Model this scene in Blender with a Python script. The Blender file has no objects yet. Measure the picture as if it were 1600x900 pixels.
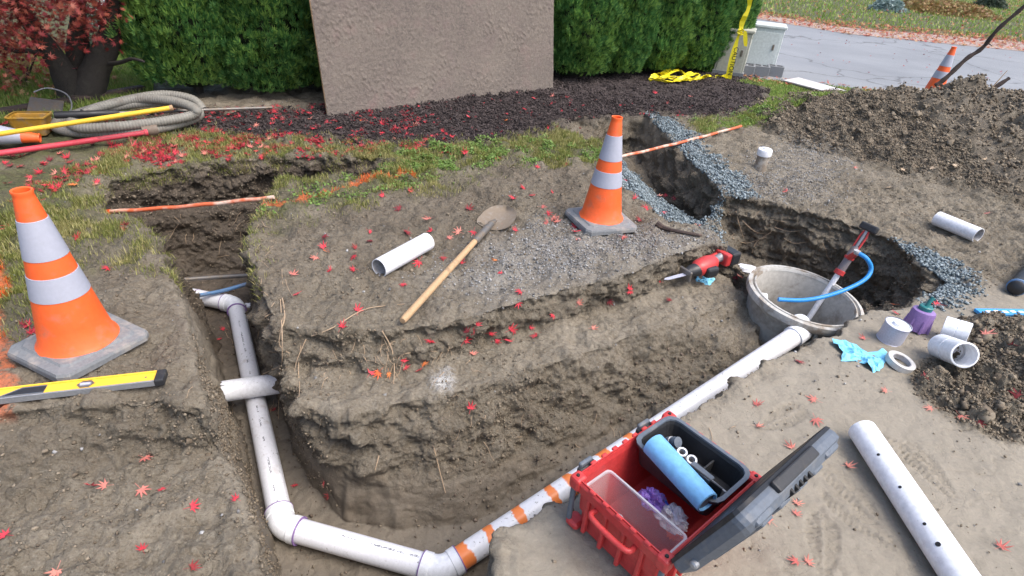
import bpy, bmesh, math, random
import numpy as np
from mathutils import Vector, Matrix
from mathutils.bvhtree import BVHTree
random.seed(7); RNG = np.random.default_rng(7)
SC = bpy.context.scene
COL = SC.collection

# ------------------------------------------------------------------ camera
CAM_F, CAM_H = 900.0, 1.63                      # focal length in px of the 1600 px frame, eye height in metres
TH = math.atan2(CAM_F, 1471.0); S, Cc = math.sin(TH), math.cos(TH)
RN = math.hypot(120, 1466); RC, RS = 1466 / RN, 120 / RN
F0, R0, U0 = Vector((0, Cc, -S)), Vector((1, 0, 0)), Vector((0, S, Cc))
cam = bpy.data.cameras.new('camera'); co = bpy.data.objects.new('camera', cam); COL.objects.link(co)
Rr = R0 * RC + U0 * RS; Ur = U0 * RC - R0 * RS
M = Matrix((Rr, Ur, -F0)).transposed().to_4x4(); M.translation = Vector((0, 0, CAM_H)); co.matrix_world = M
cam.sensor_width = 36.0; cam.lens = 36.0 * CAM_F / 1600; cam.clip_start = .02; cam.clip_end = 400
SC.camera = co

# ------------------------------------------------------------------ world, sun, exposure
SUN_EL, SUN_AZ = math.radians(58), math.radians(118)        # azimuth clockwise from +Y
w = bpy.data.worlds.new('World'); SC.world = w; w.use_nodes = True
nt = w.node_tree; bgn = nt.nodes['Background']
sky = nt.nodes.new('ShaderNodeTexSky'); sky.sky_type = 'NISHITA'; sky.sun_disc = False
sky.sun_elevation = SUN_EL; sky.sun_rotation = SUN_AZ; sky.air_density = 1.0; sky.dust_density = 4.0; sky.ozone_density = 1.0
nt.links.new(sky.outputs[0], bgn.inputs[0]); bgn.inputs[1].default_value = 0.15
sun = bpy.data.lights.new('sun', 'SUN'); sun.energy = 1.35; sun.angle = math.radians(34); sun.color = (1, .98, .94)
so = bpy.data.objects.new('sun', sun); COL.objects.link(so)
sd = Vector((math.sin(SUN_AZ) * math.cos(SUN_EL), math.cos(SUN_AZ) * math.cos(SUN_EL), math.sin(SUN_EL)))
so.rotation_euler = sd.to_track_quat('Z', 'Y').to_euler()
SC.view_settings.view_transform = 'Standard'; SC.view_settings.look = 'None'
SC.view_settings.exposure = 1.0; SC.view_settings.gamma = 1.0

# ------------------------------------------------------------------ picture <-> place
def ray(px, py):
    dx, dy = px - 800, py - 450
    u = dx * RC + dy * RS; v = -dx * RS + dy * RC
    return Vector((u, Cc * CAM_F - S * v, -S * CAM_F - Cc * v))
def P(px, py, z=0.0):
    r = ray(px, py); t = (z - CAM_H) / r.z
    return Vector((r.x * t, r.y * t, z))
def PL(pts, z=0.0):
    out = []
    for p in pts:
        q = P(p[0], p[1], p[2] if len(p) > 2 else z); out.append((q.x, q.y))
    return out

# ------------------------------------------------------------------ noise
_perm = RNG.permutation(256).astype(np.int32); _perm = np.concatenate([_perm, _perm, _perm])
_g = RNG.normal(size=(256, 3)).astype(np.float32); _g /= np.linalg.norm(_g, axis=1)[:, None]
def perlin(x, y, z=None, seed=0):
    x = np.asarray(x, np.float32) + seed * 17.31; y = np.asarray(y, np.float32) + seed * 9.17
    z = np.full_like(x, seed * 3.7 + .5) if z is None else np.asarray(z, np.float32) + seed * 5.3
    xi, yi, zi = np.floor(x), np.floor(y), np.floor(z)
    fx, fy, fz = x - xi, y - yi, z - zi
    xi = xi.astype(np.int32) & 255; yi = yi.astype(np.int32) & 255; zi = zi.astype(np.int32) & 255
    u = fx * fx * fx * (fx * (fx * 6 - 15) + 10); v = fy * fy * fy * (fy * (fy * 6 - 15) + 10); ww = fz * fz * fz * (fz * (fz * 6 - 15) + 10)
    def c(a, b, d):
        h = _perm[_perm[_perm[xi + a] + ((yi + b) & 255)] + ((zi + d) & 255)] & 255
        gg = _g[h]
        return gg[..., 0] * (fx - a) + gg[..., 1] * (fy - b) + gg[..., 2] * (fz - d)
    def L(a, b, t): return a + t * (b - a)
    return 1.5 * L(L(L(c(0,0,0), c(1,0,0), u), L(c(0,1,0), c(1,1,0), u), v), L(L(c(0,0,1), c(1,0,1), u), L(c(0,1,1), c(1,1,1), u), v), ww)

def sdpoly(X, Y, poly):
    d = np.full(X.shape, 1e9, np.float32); ins = np.zeros(X.shape, bool)
    n = len(poly)
    for i in range(n):
        x1, y1 = poly[i]; x2, y2 = poly[(i + 1) % n]
        ex, ey = x2 - x1, y2 - y1
        t = np.clip(((X - x1) * ex + (Y - y1) * ey) / (ex * ex + ey * ey + 1e-12), 0, 1)
        d = np.minimum(d, (X - x1 - t * ex) ** 2 + (Y - y1 - t * ey) ** 2)
        c = ((y1 > Y) != (y2 > Y)) & (X < ex * (Y - y1) / (ey if abs(ey) > 1e-9 else 1e-9) + x1)
        ins ^= c
    d = np.sqrt(d); return np.where(ins, -d, d)
def mask(X, Y, poly, soft=.08, wob=.08, seed=1):
    n = perlin(X * 5, Y * 5, seed=seed) * wob + perlin(X * 17, Y * 17, seed=seed + 3) * wob * .5
    return np.clip(.5 - (sdpoly(X, Y, poly) + n) / soft * .5, 0, 1)
def carve(h, X, Y, top, bot, floor, k=1.0, lip=0.0):
    a = np.maximum(-sdpoly(X, Y, top), 0); b = np.maximum(sdpoly(X, Y, bot), 0)
    inside = a > 0
    t = np.where(b <= 0, 1, a / (a + b + 1e-6)) * np.clip(a / .02, 0, 1)
    t = np.maximum(np.clip(t, 0, 1) ** k, lip * np.clip(a / .03, 0, 1))
    return h * (1 - t) + floor * t
def ridge(X, Y, pts):                       # pts: x, y, height, half width
    best = np.zeros(X.shape, np.float32)
    for (x1, y1, h1, w1), (x2, y2, h2, w2) in zip(pts[:-1], pts[1:]):
        ex, ey = x2 - x1, y2 - y1
        t = np.clip(((X - x1) * ex + (Y - y1) * ey) / (ex * ex + ey * ey), 0, 1)
        d = np.hypot(X - x1 - t * ex, Y - y1 - t * ey)
        q = np.clip(1 - d / (w1 + t * (w2 - w1)), 0, 1)
        best = np.maximum(best, (h1 + t * (h2 - h1)) * (q * (1.35 - .35 * q)))
    return best

# ------------------------------------------------------------------ the lie of the land (outlines in metres, read off the photograph)
FL = -.72
T_TOP = PL([(160,292),(178,282),(240,266),(330,252),(400,246),(520,245),(612,247),(585,268),(500,277),(440,283),(425,300),(400,335),(392,380),(398,430),(412,470),
            (436,520,-.05),(460,590,-.16),(474,630,-.18),(502,644,-.18),(560,634,-.15),(640,614,-.15),(760,588,-.15),(880,550,-.15),(960,524,-.15),(1050,496,-.15),(1130,470,-.15),(1205,446,-.15),
            (1222,420,-.1),(1260,395,-.05),(1420,400),(1440,470),(1354,492),(1312,522),(1264,532),(1180,579),(1132,612),(1054,659),(982,698),(885,780),(835,800),(780,828),(764,860),(775,960),(430,960,-.12),
            (408,880,-.12),(380,790,-.12),(326,650,-.05),(296,540),(272,440),(240,375),(212,345),(165,332)])
def floor_at(x, y=0): return FL + .46 * np.clip(x / 1.6, 0, 1)
def PF(px, py, lift=0.0):
    z = FL
    for _ in range(12): z = float(floor_at(P(px, py, z + lift).x))
    return P(px, py, z + lift)
def PFL(pts): return [tuple(PF(p[0], p[1])[:2]) if len(p) > 2 and p[2] == FL else PL([p])[0] for p in pts]
T_BOT = PFL([(292,432,FL),(385,425,FL),(402,520,FL),(438,620,FL),(462,705,FL),(500,775,FL),(535,812,FL),(620,830,FL),(715,822,FL),(790,795,FL),(880,722,FL),(1000,645,FL),(1120,585,FL),(1205,545,FL),
            (1250,510,FL),(1290,498,FL),(1344,488,-.1),(1306,517),(1260,527),(1175,573),(1127,604),(1049,651),(977,690),(878,773),(830,792),(772,822),(752,858),(762,960),(450,960,-.5),
            (434,900,-.5),(412,800,-.5),(386,700,-.5),(354,600,-.5),(332,520,-.5),(314,470,-.5)])
SLIT_TOP = PL([(390,247),(520,243),(614,246),(590,268),(500,278),(440,284),(395,290)])
SLIT_BOT = PL([(392,251),(440,249),(520,247),(600,251),(578,264),(500,273),(440,279),(394,286)])
R_TOP = PL([(880,198),(890,186),(960,182),(1008,178),(1050,215),(1097,265),(1132,306),(1200,317),(1330,349),(1398,376),(1442,412),(1482,440),(1462,462),(1400,480),(1340,486),
            (1270,505),(1215,480),(1190,425),(1160,405),(1132,384),(1112,362),(1055,345),(1005,318),(972,288),(955,245),(940,225),(905,218)])
R_BOT = PL([(935,212,-.25),(975,215,-.35),(1000,234,-.28),(1032,284,-.32),(1066,318,-.34),(1104,352,-.36),(1135,384,-.42),(1152,398,-.52),(1190,404,-.6),(1320,410,-.6),(1380,430,-.45),(1410,448,-.3),(1390,468,-.3),(1335,480,-.55),
            (1270,520,-.5),(1215,520,-.42),(1185,455,-.55),(1140,404,-.5),(1096,357,-.36),(1058,322,-.34),(1024,288,-.32),(992,246,-.28),(950,228,-.22)])
SH_TOP = PFL([(380,500),(500,512),(600,514),(660,508),(720,496),(800,474),(880,452),(960,436),(1040,402),(1110,382),(1160,392),(1225,440),(1225,530,FL),(1000,672,FL),(760,835,FL),(480,905,FL),(410,640,FL)])
SH_BOT = PFL([(380,560,-.15),(520,563,-.15),(600,583,-.15),(660,560,-.15),(740,535,-.15),(820,505,-.15),(880,485,-.15),(1000,448,-.15),(1060,426,-.15),(1110,410,-.15),(1160,405,-.15),(1225,440),(1225,530,FL),(1000,672,FL),(760,835,FL),(480,905,FL),(410,640,FL)])
LT_TOP = PFL([(-500,668),(0,640),(60,634),(150,630),(262,622),(330,640),(400,650,FL),(470,960,FL),(440,1500),(-700,1500)])
LT_BOT = PFL([(-500,800,-.13),(0,770,-.13),(110,735,-.13),(220,700,-.13),(330,690,-.13),(405,700,FL),(475,960,FL),(440,1500),(-700,1500)])
PILE = [(*P(1200,182)[:2], .02, .4), (*P(1300,195)[:2], .10, .9), (*P(1390,208)[:2], .32, 1.6), (*P(1470,215)[:2], .45, 2.0), (*P(1600,240)[:2], .55, 2.1), (*P(1800,260)[:2], .75, 2.7), (*P(2200,300)[:2], .9, 2.8)]
PILE2 = [(*P(1530,625)[:2], .07, .3), (*P(1640,600)[:2], .12, .4), (*P(1750,560)[:2], .13, .4)]
PILE3 = [(*P(1530,520)[:2], .03, .14), (*P(1640,530)[:2], .06, .2)]
BANKPTS = PL([(780,828),(1260,528),(1345,480),(1480,460),(1650,420),(2400,900),(2000,1500),(760,1500)])
def macro(X, Y, warp=True):
    X = X.astype(np.float32); Y = Y.astype(np.float32)
    if warp:
        wx = perlin(X * 2.3, Y * 2.3, seed=1) * .02 + perlin(X * 8, Y * 8, seed=2) * .012 + perlin(X * 23, Y * 23, seed=12) * .007
        wy = perlin(X * 2.3, Y * 2.3, seed=4) * .02 + perlin(X * 8, Y * 8, seed=5) * .012 + perlin(X * 23, Y * 23, seed=15) * .007
        Xw, Yw = X + wx, Y + wy
    else: Xw, Yw = X, Y
    h = perlin(X * .8, Y * .8, seed=6) * .02 + perlin(X * 2.5, Y * 2.5, seed=7) * .008
    far = np.clip((np.hypot(X, Y) - 9) / 3, 0, 1); h = h * (1 - far)
    near = (X > -4) & (X < 5.4) & (Y > -.5) & (Y < 8.6)
    if near.any():
        xs, ys, hs = Xw[near], Yw[near], h[near]
        hs = carve(hs, xs, ys, LT_TOP, LT_BOT, -.18, .8, .3)
        hs = carve(hs, xs, ys, SH_TOP, SH_BOT, -.19 + perlin(xs * 3, ys * 3, seed=8) * .012, .85, .35)
        hs = carve(hs, xs, ys, SLIT_TOP, SLIT_BOT, -.32, .8, .3)
        hs = carve(hs, xs, ys, T_TOP, T_BOT, floor_at(xs) + perlin(xs * 4, ys * 4, seed=9) * .012, 1.15, .42 * np.clip((ys - 2.7) / .3, 0, 1) * (xs < -.7))
        hs = carve(hs, xs, ys, R_TOP, R_BOT, -.56 + .18 * np.clip((ys - 3.75) / .5, 0, 1) - .10 * np.clip((ys - 4.0) / .4, 0, 1) + .1 * np.clip((ys - 4.3) / 2, 0, 1), .95, .22)
        h[near] = hs
    bump = 1 + .2 * perlin(X * 1.7, Y * 1.7, seed=10) + .2 * perlin(X * 5, Y * 5, seed=11)
    h = h + ridge(X, Y, PILE) * bump + ridge(X, Y, PILE2) * bump + ridge(X, Y, PILE3) * bump
    a = P(1488, 190); h = h + .3 * np.exp(-((X - a.x) ** 2 + (Y - a.y) ** 2) / .06)
    return h

DARKTOP = PL([(0,330),(160,330),(390,290),(420,250),(640,262),(760,240),(950,230),(990,310),(1050,345),(900,400),(780,440),(620,450),(420,440),(290,400),(260,520),(200,600),(0,620),(-600,600),(-600,300)])
MULCH = PL([(230,178),(510,172),(700,120),(1000,70),(1160,105),(1198,140),(1190,160),(1140,182),(1060,182),(1010,178),(960,182),(885,190),(870,206),(760,222),(640,226),(560,222),(470,212),(400,214),(330,205)])
GRASS1 = PL([(-900,240),(-900,60),(0,100),(230,110),(230,178),(330,205),(400,216),(560,224),(700,222),(870,206),(935,222),(955,243),(880,255),(800,252),(720,262),(700,290),(600,300),(480,330),(425,352),(405,350),(420,300),(450,278),(580,268),(612,247),(400,245),(330,251),(165,285),(165,332),(225,345),(215,385),(140,420),(60,430),(0,500),(-900,560)])
VERGE = PL([(1085,192),(1150,182),(1200,160),(1200,128),(1205,112),(1600,165),(1400,168),(1320,165),(1260,178),(1180,192),(1100,206)])
GRAV_BLUE = [PL([(962,268,-.1),(985,255,-.15),(1020,296,-.3),(1070,335,-.3),(1118,366,-.2),(1060,350,-.1),(1010,320,-.1),(975,292,-.1)]),
             PL([(1022,184),(1052,190),(1085,225),(1130,262),(1172,305),(1140,305),(1100,262),(1055,215)]),
             PL([(1390,378),(1440,395),(1505,425),(1500,458),(1458,474),(1440,440)])]
GRAV_GREY = [PL([(720,470),(700,430),(790,372),(870,350),(960,362),(1110,362),(1080,385),(1000,415),(880,448),(800,470)]),
             PL([(1180,240),(1280,210),(1330,260),(1280,320),(1200,315),(1130,290)])]
def zones(X, Y, HI=1.0):
    mul = mask(X, Y, MULCH, .15, .12, 20)
    gr = np.maximum(mask(X, Y, GRASS1, .2, .22, 22), mask(X, Y, VERGE, .15, .1, 23))
    pat = np.clip(perlin(X * 2.2, Y * 2.2, seed=24) * 1.3 + 1.0, 0, 1); gr = gr * pat
    far = np.clip((Y - (9.6 - .13 * (X - 3.8)) ) / .3, 0, 1) * (X > 3.2) + np.clip((Y - 8.0 - .58 * X) / .5, 0, 1) * (X <= 3.2) + (X < -4.2)
    gr = np.maximum(gr, np.clip(far, 0, 1)); gr = gr * (1 - mul)
    gv = np.zeros_like(X); gg = np.zeros_like(X)
    for i, p in enumerate(GRAV_BLUE): gv = np.maximum(gv, mask(X, Y, p, .12, .1, 30 + i) * (1.0 if i == 0 else HI))
    for i, p in enumerate(GRAV_GREY): gg = np.maximum(gg, mask(X, Y, p, .2, .15, 35 + i) * (1 - .6 * i))
    return mul, gr, gv, gg
PAINT = [[(415,322),(470,312),(540,292),(645,270)], [(-20,470),(5,560),(0,640)], [(-25,380),(0,420),(-5,470)]]
def paints(X, Y):
    o = np.zeros_like(X)
    n = perlin(X * 12, Y * 12, seed=41); n2 = perlin(X * 45, Y * 45, seed=42)
    for line in PAINT:
        pts = PL(line)
        for (x1, y1), (x2, y2) in zip(pts[:-1], pts[1:]):
            ex, ey = x2 - x1, y2 - y1
            t = np.clip(((X - x1) * ex + (Y - y1) * ey) / (ex * ex + ey * ey), 0, 1)
            d = np.hypot(X - x1 - t * ex, Y - y1 - t * ey)
            o = np.maximum(o, np.clip(1.0 - (d + n * .04 + np.abs(n2) * .06) / .05, 0, .55))
    a = P(692, 585, -.15); wd = np.clip(1.0 - (np.hypot((X - a.x) / .8, (Y - a.y) / 1.3) + n * .03 + np.abs(n2) * .08) / .11, 0, .8)
    return o, wd
def rough_of(X, Y, mul, gr):
    bank = mask(X, Y, BANKPTS, .1, .05, 50)
    pl = np.clip((ridge(X, Y, PILE) + ridge(X, Y, PILE2) * 2 + ridge(X, Y, PILE3) * 2) / .08, 0, 1)
    r = 1.0 - .78 * bank * (1 - pl)
    return np.clip(r + .9 * pl, .2, 1.9), pl

# ------------------------------------------------------------------ mesh helpers
def mk(name, V, F, mat=None, smooth=False, attrs=None):
    me = bpy.data.meshes.new(name); V = np.asarray(V, np.float32).reshape(-1, 3)
    if isinstance(F, np.ndarray):
        k = F.shape[1]; me.vertices.add(len(V)); me.vertices.foreach_set('co', V.ravel())
        me.loops.add(F.size); me.loops.foreach_set('vertex_index', F.astype(np.int32).ravel())
        me.polygons.add(len(F)); me.polygons.foreach_set('loop_start', np.arange(0, F.size, k, dtype=np.int32))
        me.polygons.foreach_set('loop_total', np.full(len(F), k, np.int32)); me.update(calc_edges=True)
    else:
        me.from_pydata([tuple(v) for v in V.tolist()], [], [list(map(int, f)) for f in F])
    if mat: me.materials.append(mat)
    if smooth: me.polygons.foreach_set('use_smooth', [True] * len(me.polygons))
    for n, a in (attrs or {}).items():
        at = me.color_attributes.new(n, 'FLOAT_COLOR', 'POINT'); at.data.foreach_set('color', np.ascontiguousarray(a, np.float32).ravel())
    me.update(); return me
def link(name, me, parent=None, loc=None, **props):
    o = bpy.data.objects.new(name, me); COL.objects.link(o)
    if parent: o.parent = parent
    if loc is not None: o.location = loc
    for k, v in props.items(): o[k] = v
    return o
def thing(name, label, cat, loc=(0, 0, 0), rz=0.0, group=None, rot=None):
    o = link(name, None, None, loc, label=label, category=cat)
    if group: o['group'] = group
    o.rotation_euler = rot if rot is not None else (0, 0, rz)
    o.empty_display_size = .1
    return o
def tag(o, label, cat, group=None):
    o['label'] = label; o['category'] = cat
    if group: o['group'] = group
    return o
def join(*gs):
    V, F, n = [], [], 0
    for v, f in gs:
        V.extend([tuple(q) for q in v]); F.extend([[i + n for i in ff] for ff in f]); n += len(v)
    return V, F
def xf(g, m):
    return [tuple(m @ Vector(v)) for v in g[0]], g[1]
def T(x, y, z): return Matrix.Translation((x, y, z))
def Rz(a): return Matrix.Rotation(a, 4, 'Z')
def Rx(a): return Matrix.Rotation(a, 4, 'X')
def Ry(a): return Matrix.Rotation(a, 4, 'Y')
def box(sx, sy, sz, c=(0, 0, 0), bev=0.0, seg=1):
    bm = bmesh.new(); bmesh.ops.create_cube(bm, size=1)
    bmesh.ops.scale(bm, vec=(sx, sy, sz), verts=bm.verts)
    if bev: bmesh.ops.bevel(bm, geom=bm.edges[:], offset=bev, segments=seg, affect='EDGES', profile=.5)
    bmesh.ops.translate(bm, vec=c, verts=bm.verts)
    bm.verts.index_update(); g = [tuple(v.co) for v in bm.verts], [[v.index for v in f.verts] for f in bm.faces]; bm.free(); return g
def prism(poly, z0, z1):
    n = len(poly); V = [(x, y, z0) for x, y in poly] + [(x, y, z1) for x, y in poly]
    F = [list(range(n))[::-1], list(range(n, 2 * n))] + [[i, (i + 1) % n, n + (i + 1) % n, n + i] for i in range(n)]
    return V, F
def lathe(prof, n=32, a0=0, a1=2 * math.pi, wob=0, cap=False):
    full = abs(a1 - a0 - 2 * math.pi) < 1e-6; m = n if full else n + 1
    V, F = [], []
    for r, z in prof:
        for i in range(m):
            a = a0 + (a1 - a0) * i / n; rr = r * (1 + wob * math.sin(3 * a + z * 40) + wob * .7 * math.sin(7 * a + 1))
            V.append((rr * math.cos(a), rr * math.sin(a), z))
    for j in range(len(prof) - 1):
        for i in range(n):
            k = (i + 1) % m
            F.append([j * m + i, j * m + k, (j + 1) * m + k, (j + 1) * m + i])
    if full and cap:
        if prof[0][0] > 1e-6 and prof[0] != prof[-1]: F.append(list(range(m))[::-1])
        if prof[-1][0] > 1e-6 and prof[0] != prof[-1]: F.append([(len(prof) - 1) * m + i for i in range(m)])
    return V, F
def tube(pts, rad, n=10, cap=True):
    pts = [Vector(p) for p in pts]; k = len(pts)
    rad = rad if isinstance(rad, (list, tuple)) else [rad] * k
    V, F = [], []; t0 = (pts[1] - pts[0]).normalized(); up = Vector((0, 0, 1)) if abs(t0.z) < .9 else Vector((1, 0, 0))
    a = t0.cross(up).normalized()
    for i, p in enumerate(pts):
        t = (pts[min(i + 1, k - 1)] - pts[max(i - 1, 0)]).normalized()
        a = (a - t * a.dot(t)).normalized(); b = t.cross(a)
        for j in range(n):
            q = 2 * math.pi * j / n; V.append(tuple(p + (a * math.cos(q) + b * math.sin(q)) * rad[i]))
    for i in range(k - 1):
        for j in range(n):
            l = (j + 1) % n; F.append([i * n + j, i * n + l, (i + 1) * n + l, (i + 1) * n + j])
    if cap: F += [list(range(n))[::-1], [(k - 1) * n + j for j in range(n)]]
    return V, F
def smoothpath(pts, n=8):
    pts = [Vector(p) for p in pts]; out = []
    for i in range(len(pts) - 1):
        p0, p1, p2, p3 = pts[max(i - 1, 0)], pts[i], pts[i + 1], pts[min(i + 2, len(pts) - 1)]
        for j in range(n):
            t = j / n; out.append(.5 * ((2 * p1) + (-p0 + p2) * t + (2 * p0 - 5 * p1 + 4 * p2 - p3) * t * t + (-p0 + 3 * p1 - 3 * p2 + p3) * t ** 3))
    out.append(pts[-1]); return out
def part(name, g, mat, parent=None, smooth=False, loc=None, **props):
    o = link(name, mk(name, g[0], g[1], mat), parent, loc, **props)
    if smooth:
        me = o.data; me.polygons.foreach_set('use_smooth', [True] * len(me.polygons))
        try: me.set_sharp_from_angle(angle=math.radians(38))
        except Exception: pass
    return o
def basis(z, x=None):
    z = Vector(z).normalized(); x = Vector(x) if x is not None else (Vector((1, 0, 0)) if abs(z.x) < .9 else Vector((0, 1, 0)))
    x = (x - z * x.dot(z)).normalized(); y = z.cross(x); return Matrix((x, y, z)).transposed().to_4x4()
def inst(V0, F0, pos, Rm, sc):
    """many copies of a small shape as one array"""
    V0 = np.asarray(V0, np.float32); F0 = np.asarray(F0, np.int64)
    sc = np.asarray(sc, np.float32); sc = sc[:, None] if sc.ndim == 1 else sc
    V = np.einsum('nij,nkj->nki', Rm, V0[None] * sc[:, None, :]) + pos[:, None, :]
    F = F0[None] + (np.arange(len(pos)) * len(V0))[:, None, None]
    return V.reshape(-1, 3), F.reshape(-1, F0.shape[1])
def frames(N, spin=None, rng=RNG):
    N = N / (np.linalg.norm(N, axis=1, keepdims=True) + 1e-9)
    r = rng.normal(size=N.shape); x = r - N * (r * N).sum(1, keepdims=True); x /= np.linalg.norm(x, axis=1, keepdims=True) + 1e-9
    return np.stack([x, np.cross(N, x), N], axis=2).astype(np.float32)
def merge(arrs):
    V, F, n = [], [], 0
    for v, f in arrs: V.append(v); F.append(f + n); n += len(v)
    return np.concatenate(V), np.concatenate(F)

# ------------------------------------------------------------------ materials
class NT:
    def __init__(s, name):
        s.m = bpy.data.materials.new(name); s.m.use_nodes = True; s.t = s.m.node_tree; s.b = s.t.nodes['Principled BSDF']
        s.tc = s.t.nodes.new('ShaderNodeTexCoord')
    def n(s, ty, **k):
        x = s.t.nodes.new(ty)
        for a, v in k.items():
            if isinstance(v, bpy.types.NodeSocket): s.t.links.new(v, x.inputs[a.replace('_', ' ')])
            elif a in x.inputs.keys() or a.replace('_', ' ') in x.inputs.keys(): x.inputs[a.replace('_', ' ')].default_value = v
            else: setattr(x, a, v)
        return x
    def l(s, a, b): s.t.links.new(a, b)
    def noise(s, scale, detail=4, rough=.6, src=None, dist=0):
        x = s.n('ShaderNodeTexNoise'); x.inputs['Scale'].default_value = scale; x.inputs['Detail'].default_value = detail; x.inputs['Roughness'].default_value = rough
        x.inputs['Distortion'].default_value = dist; s.l(src or s.tc.outputs['Object'], x.inputs['Vector']); return x.outputs['Fac']
    def vor(s, scale, feat='F1', src=None):
        x = s.n('ShaderNodeTexVoronoi'); x.feature = feat; x.inputs['Scale'].default_value = scale; s.l(src or s.tc.outputs['Object'], x.inputs['Vector']); return x
    def ramp(s, fac, a, b, lo=0., hi=1.):
        x = s.n('ShaderNodeMapRange'); x.inputs['From Min'].default_value = a; x.inputs['From Max'].default_value = b
        x.inputs['To Min'].default_value = lo; x.inputs['To Max'].default_value = hi; s.l(fac, x.inputs['Value']); return x.outputs[0]
    def mix(s, fac, a, b):
        x = s.n('ShaderNodeMix', data_type='RGBA')
        for sock, v in ((x.inputs[0], fac), (x.inputs[6], a), (x.inputs[7], b)):
            if isinstance(v, bpy.types.NodeSocket): s.l(v, sock)
            elif isinstance(v, (float, int)): sock.default_value = v
            else: sock.default_value = (*v, 1)
        return x.outputs[2]
    def math(s, op, a, b=0.0, c=None):
        x = s.n('ShaderNodeMath'); x.operation = op
        for i, v in enumerate((a, b) if c is None else (a, b, c)):
            if isinstance(v, bpy.types.NodeSocket): s.l(v, x.inputs[i])
            else: x.inputs[i].default_value = v
        return x.outputs[0]
    def bump(s, h, dist, strength=1.0, nrm=None):
        x = s.n('ShaderNodeBump'); x.inputs['Distance'].default_value = dist; x.inputs['Strength'].default_value = strength
        s.l(h, x.inputs['Height'])
        if nrm: s.l(nrm, x.inputs['Normal'])
        return x.outputs[0]
    def out(s, col, rough=.8, nrm=None, metal=0., spec=.5):
        if isinstance(col, bpy.types.NodeSocket): s.l(col, s.b.inputs['Base Color'])
        else: s.b.inputs['Base Color'].default_value = (*col, 1)
        if isinstance(rough, bpy.types.NodeSocket): s.l(rough, s.b.inputs['Roughness'])
        else: s.b.inputs['Roughness'].default_value = rough
        if nrm: s.l(nrm, s.b.inputs['Normal'])
        s.b.inputs['Metallic'].default_value = metal; s.b.inputs['Specular IOR Level'].default_value = spec
        return s.m
MUD = (.235, .19, .145)
def simple(name, col, rough=.5, dirt=.25, dscale=14, metal=0., speck=0., bumpd=.0006, dcol=MUD, var=.12):
    k = NT(name); n1 = k.noise(dscale, 6, .65); n2 = k.noise(dscale * 6, 4, .6)
    c = k.mix(k.ramp(n2, .3, .7), tuple(x * (1 - var) for x in col), tuple(min(1, x * (1 + var)) for x in col))
    th = .62 - dirt * .35
    c = k.mix(k.ramp(n1, th, th + .16, 0, min(.95, dirt * 2.2)), c, dcol)
    if speck:
        v = k.noise(dscale * 9, 3, .7, dist=.5); c = k.mix(k.ramp(v, .66, .70, 0, speck), c, (.1, .08, .065))
    return k.out(c, k.ramp(n1, .4, .7, rough, min(1, rough + .3)), k.bump(n2, bumpd), metal)
MAT = {}
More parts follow.
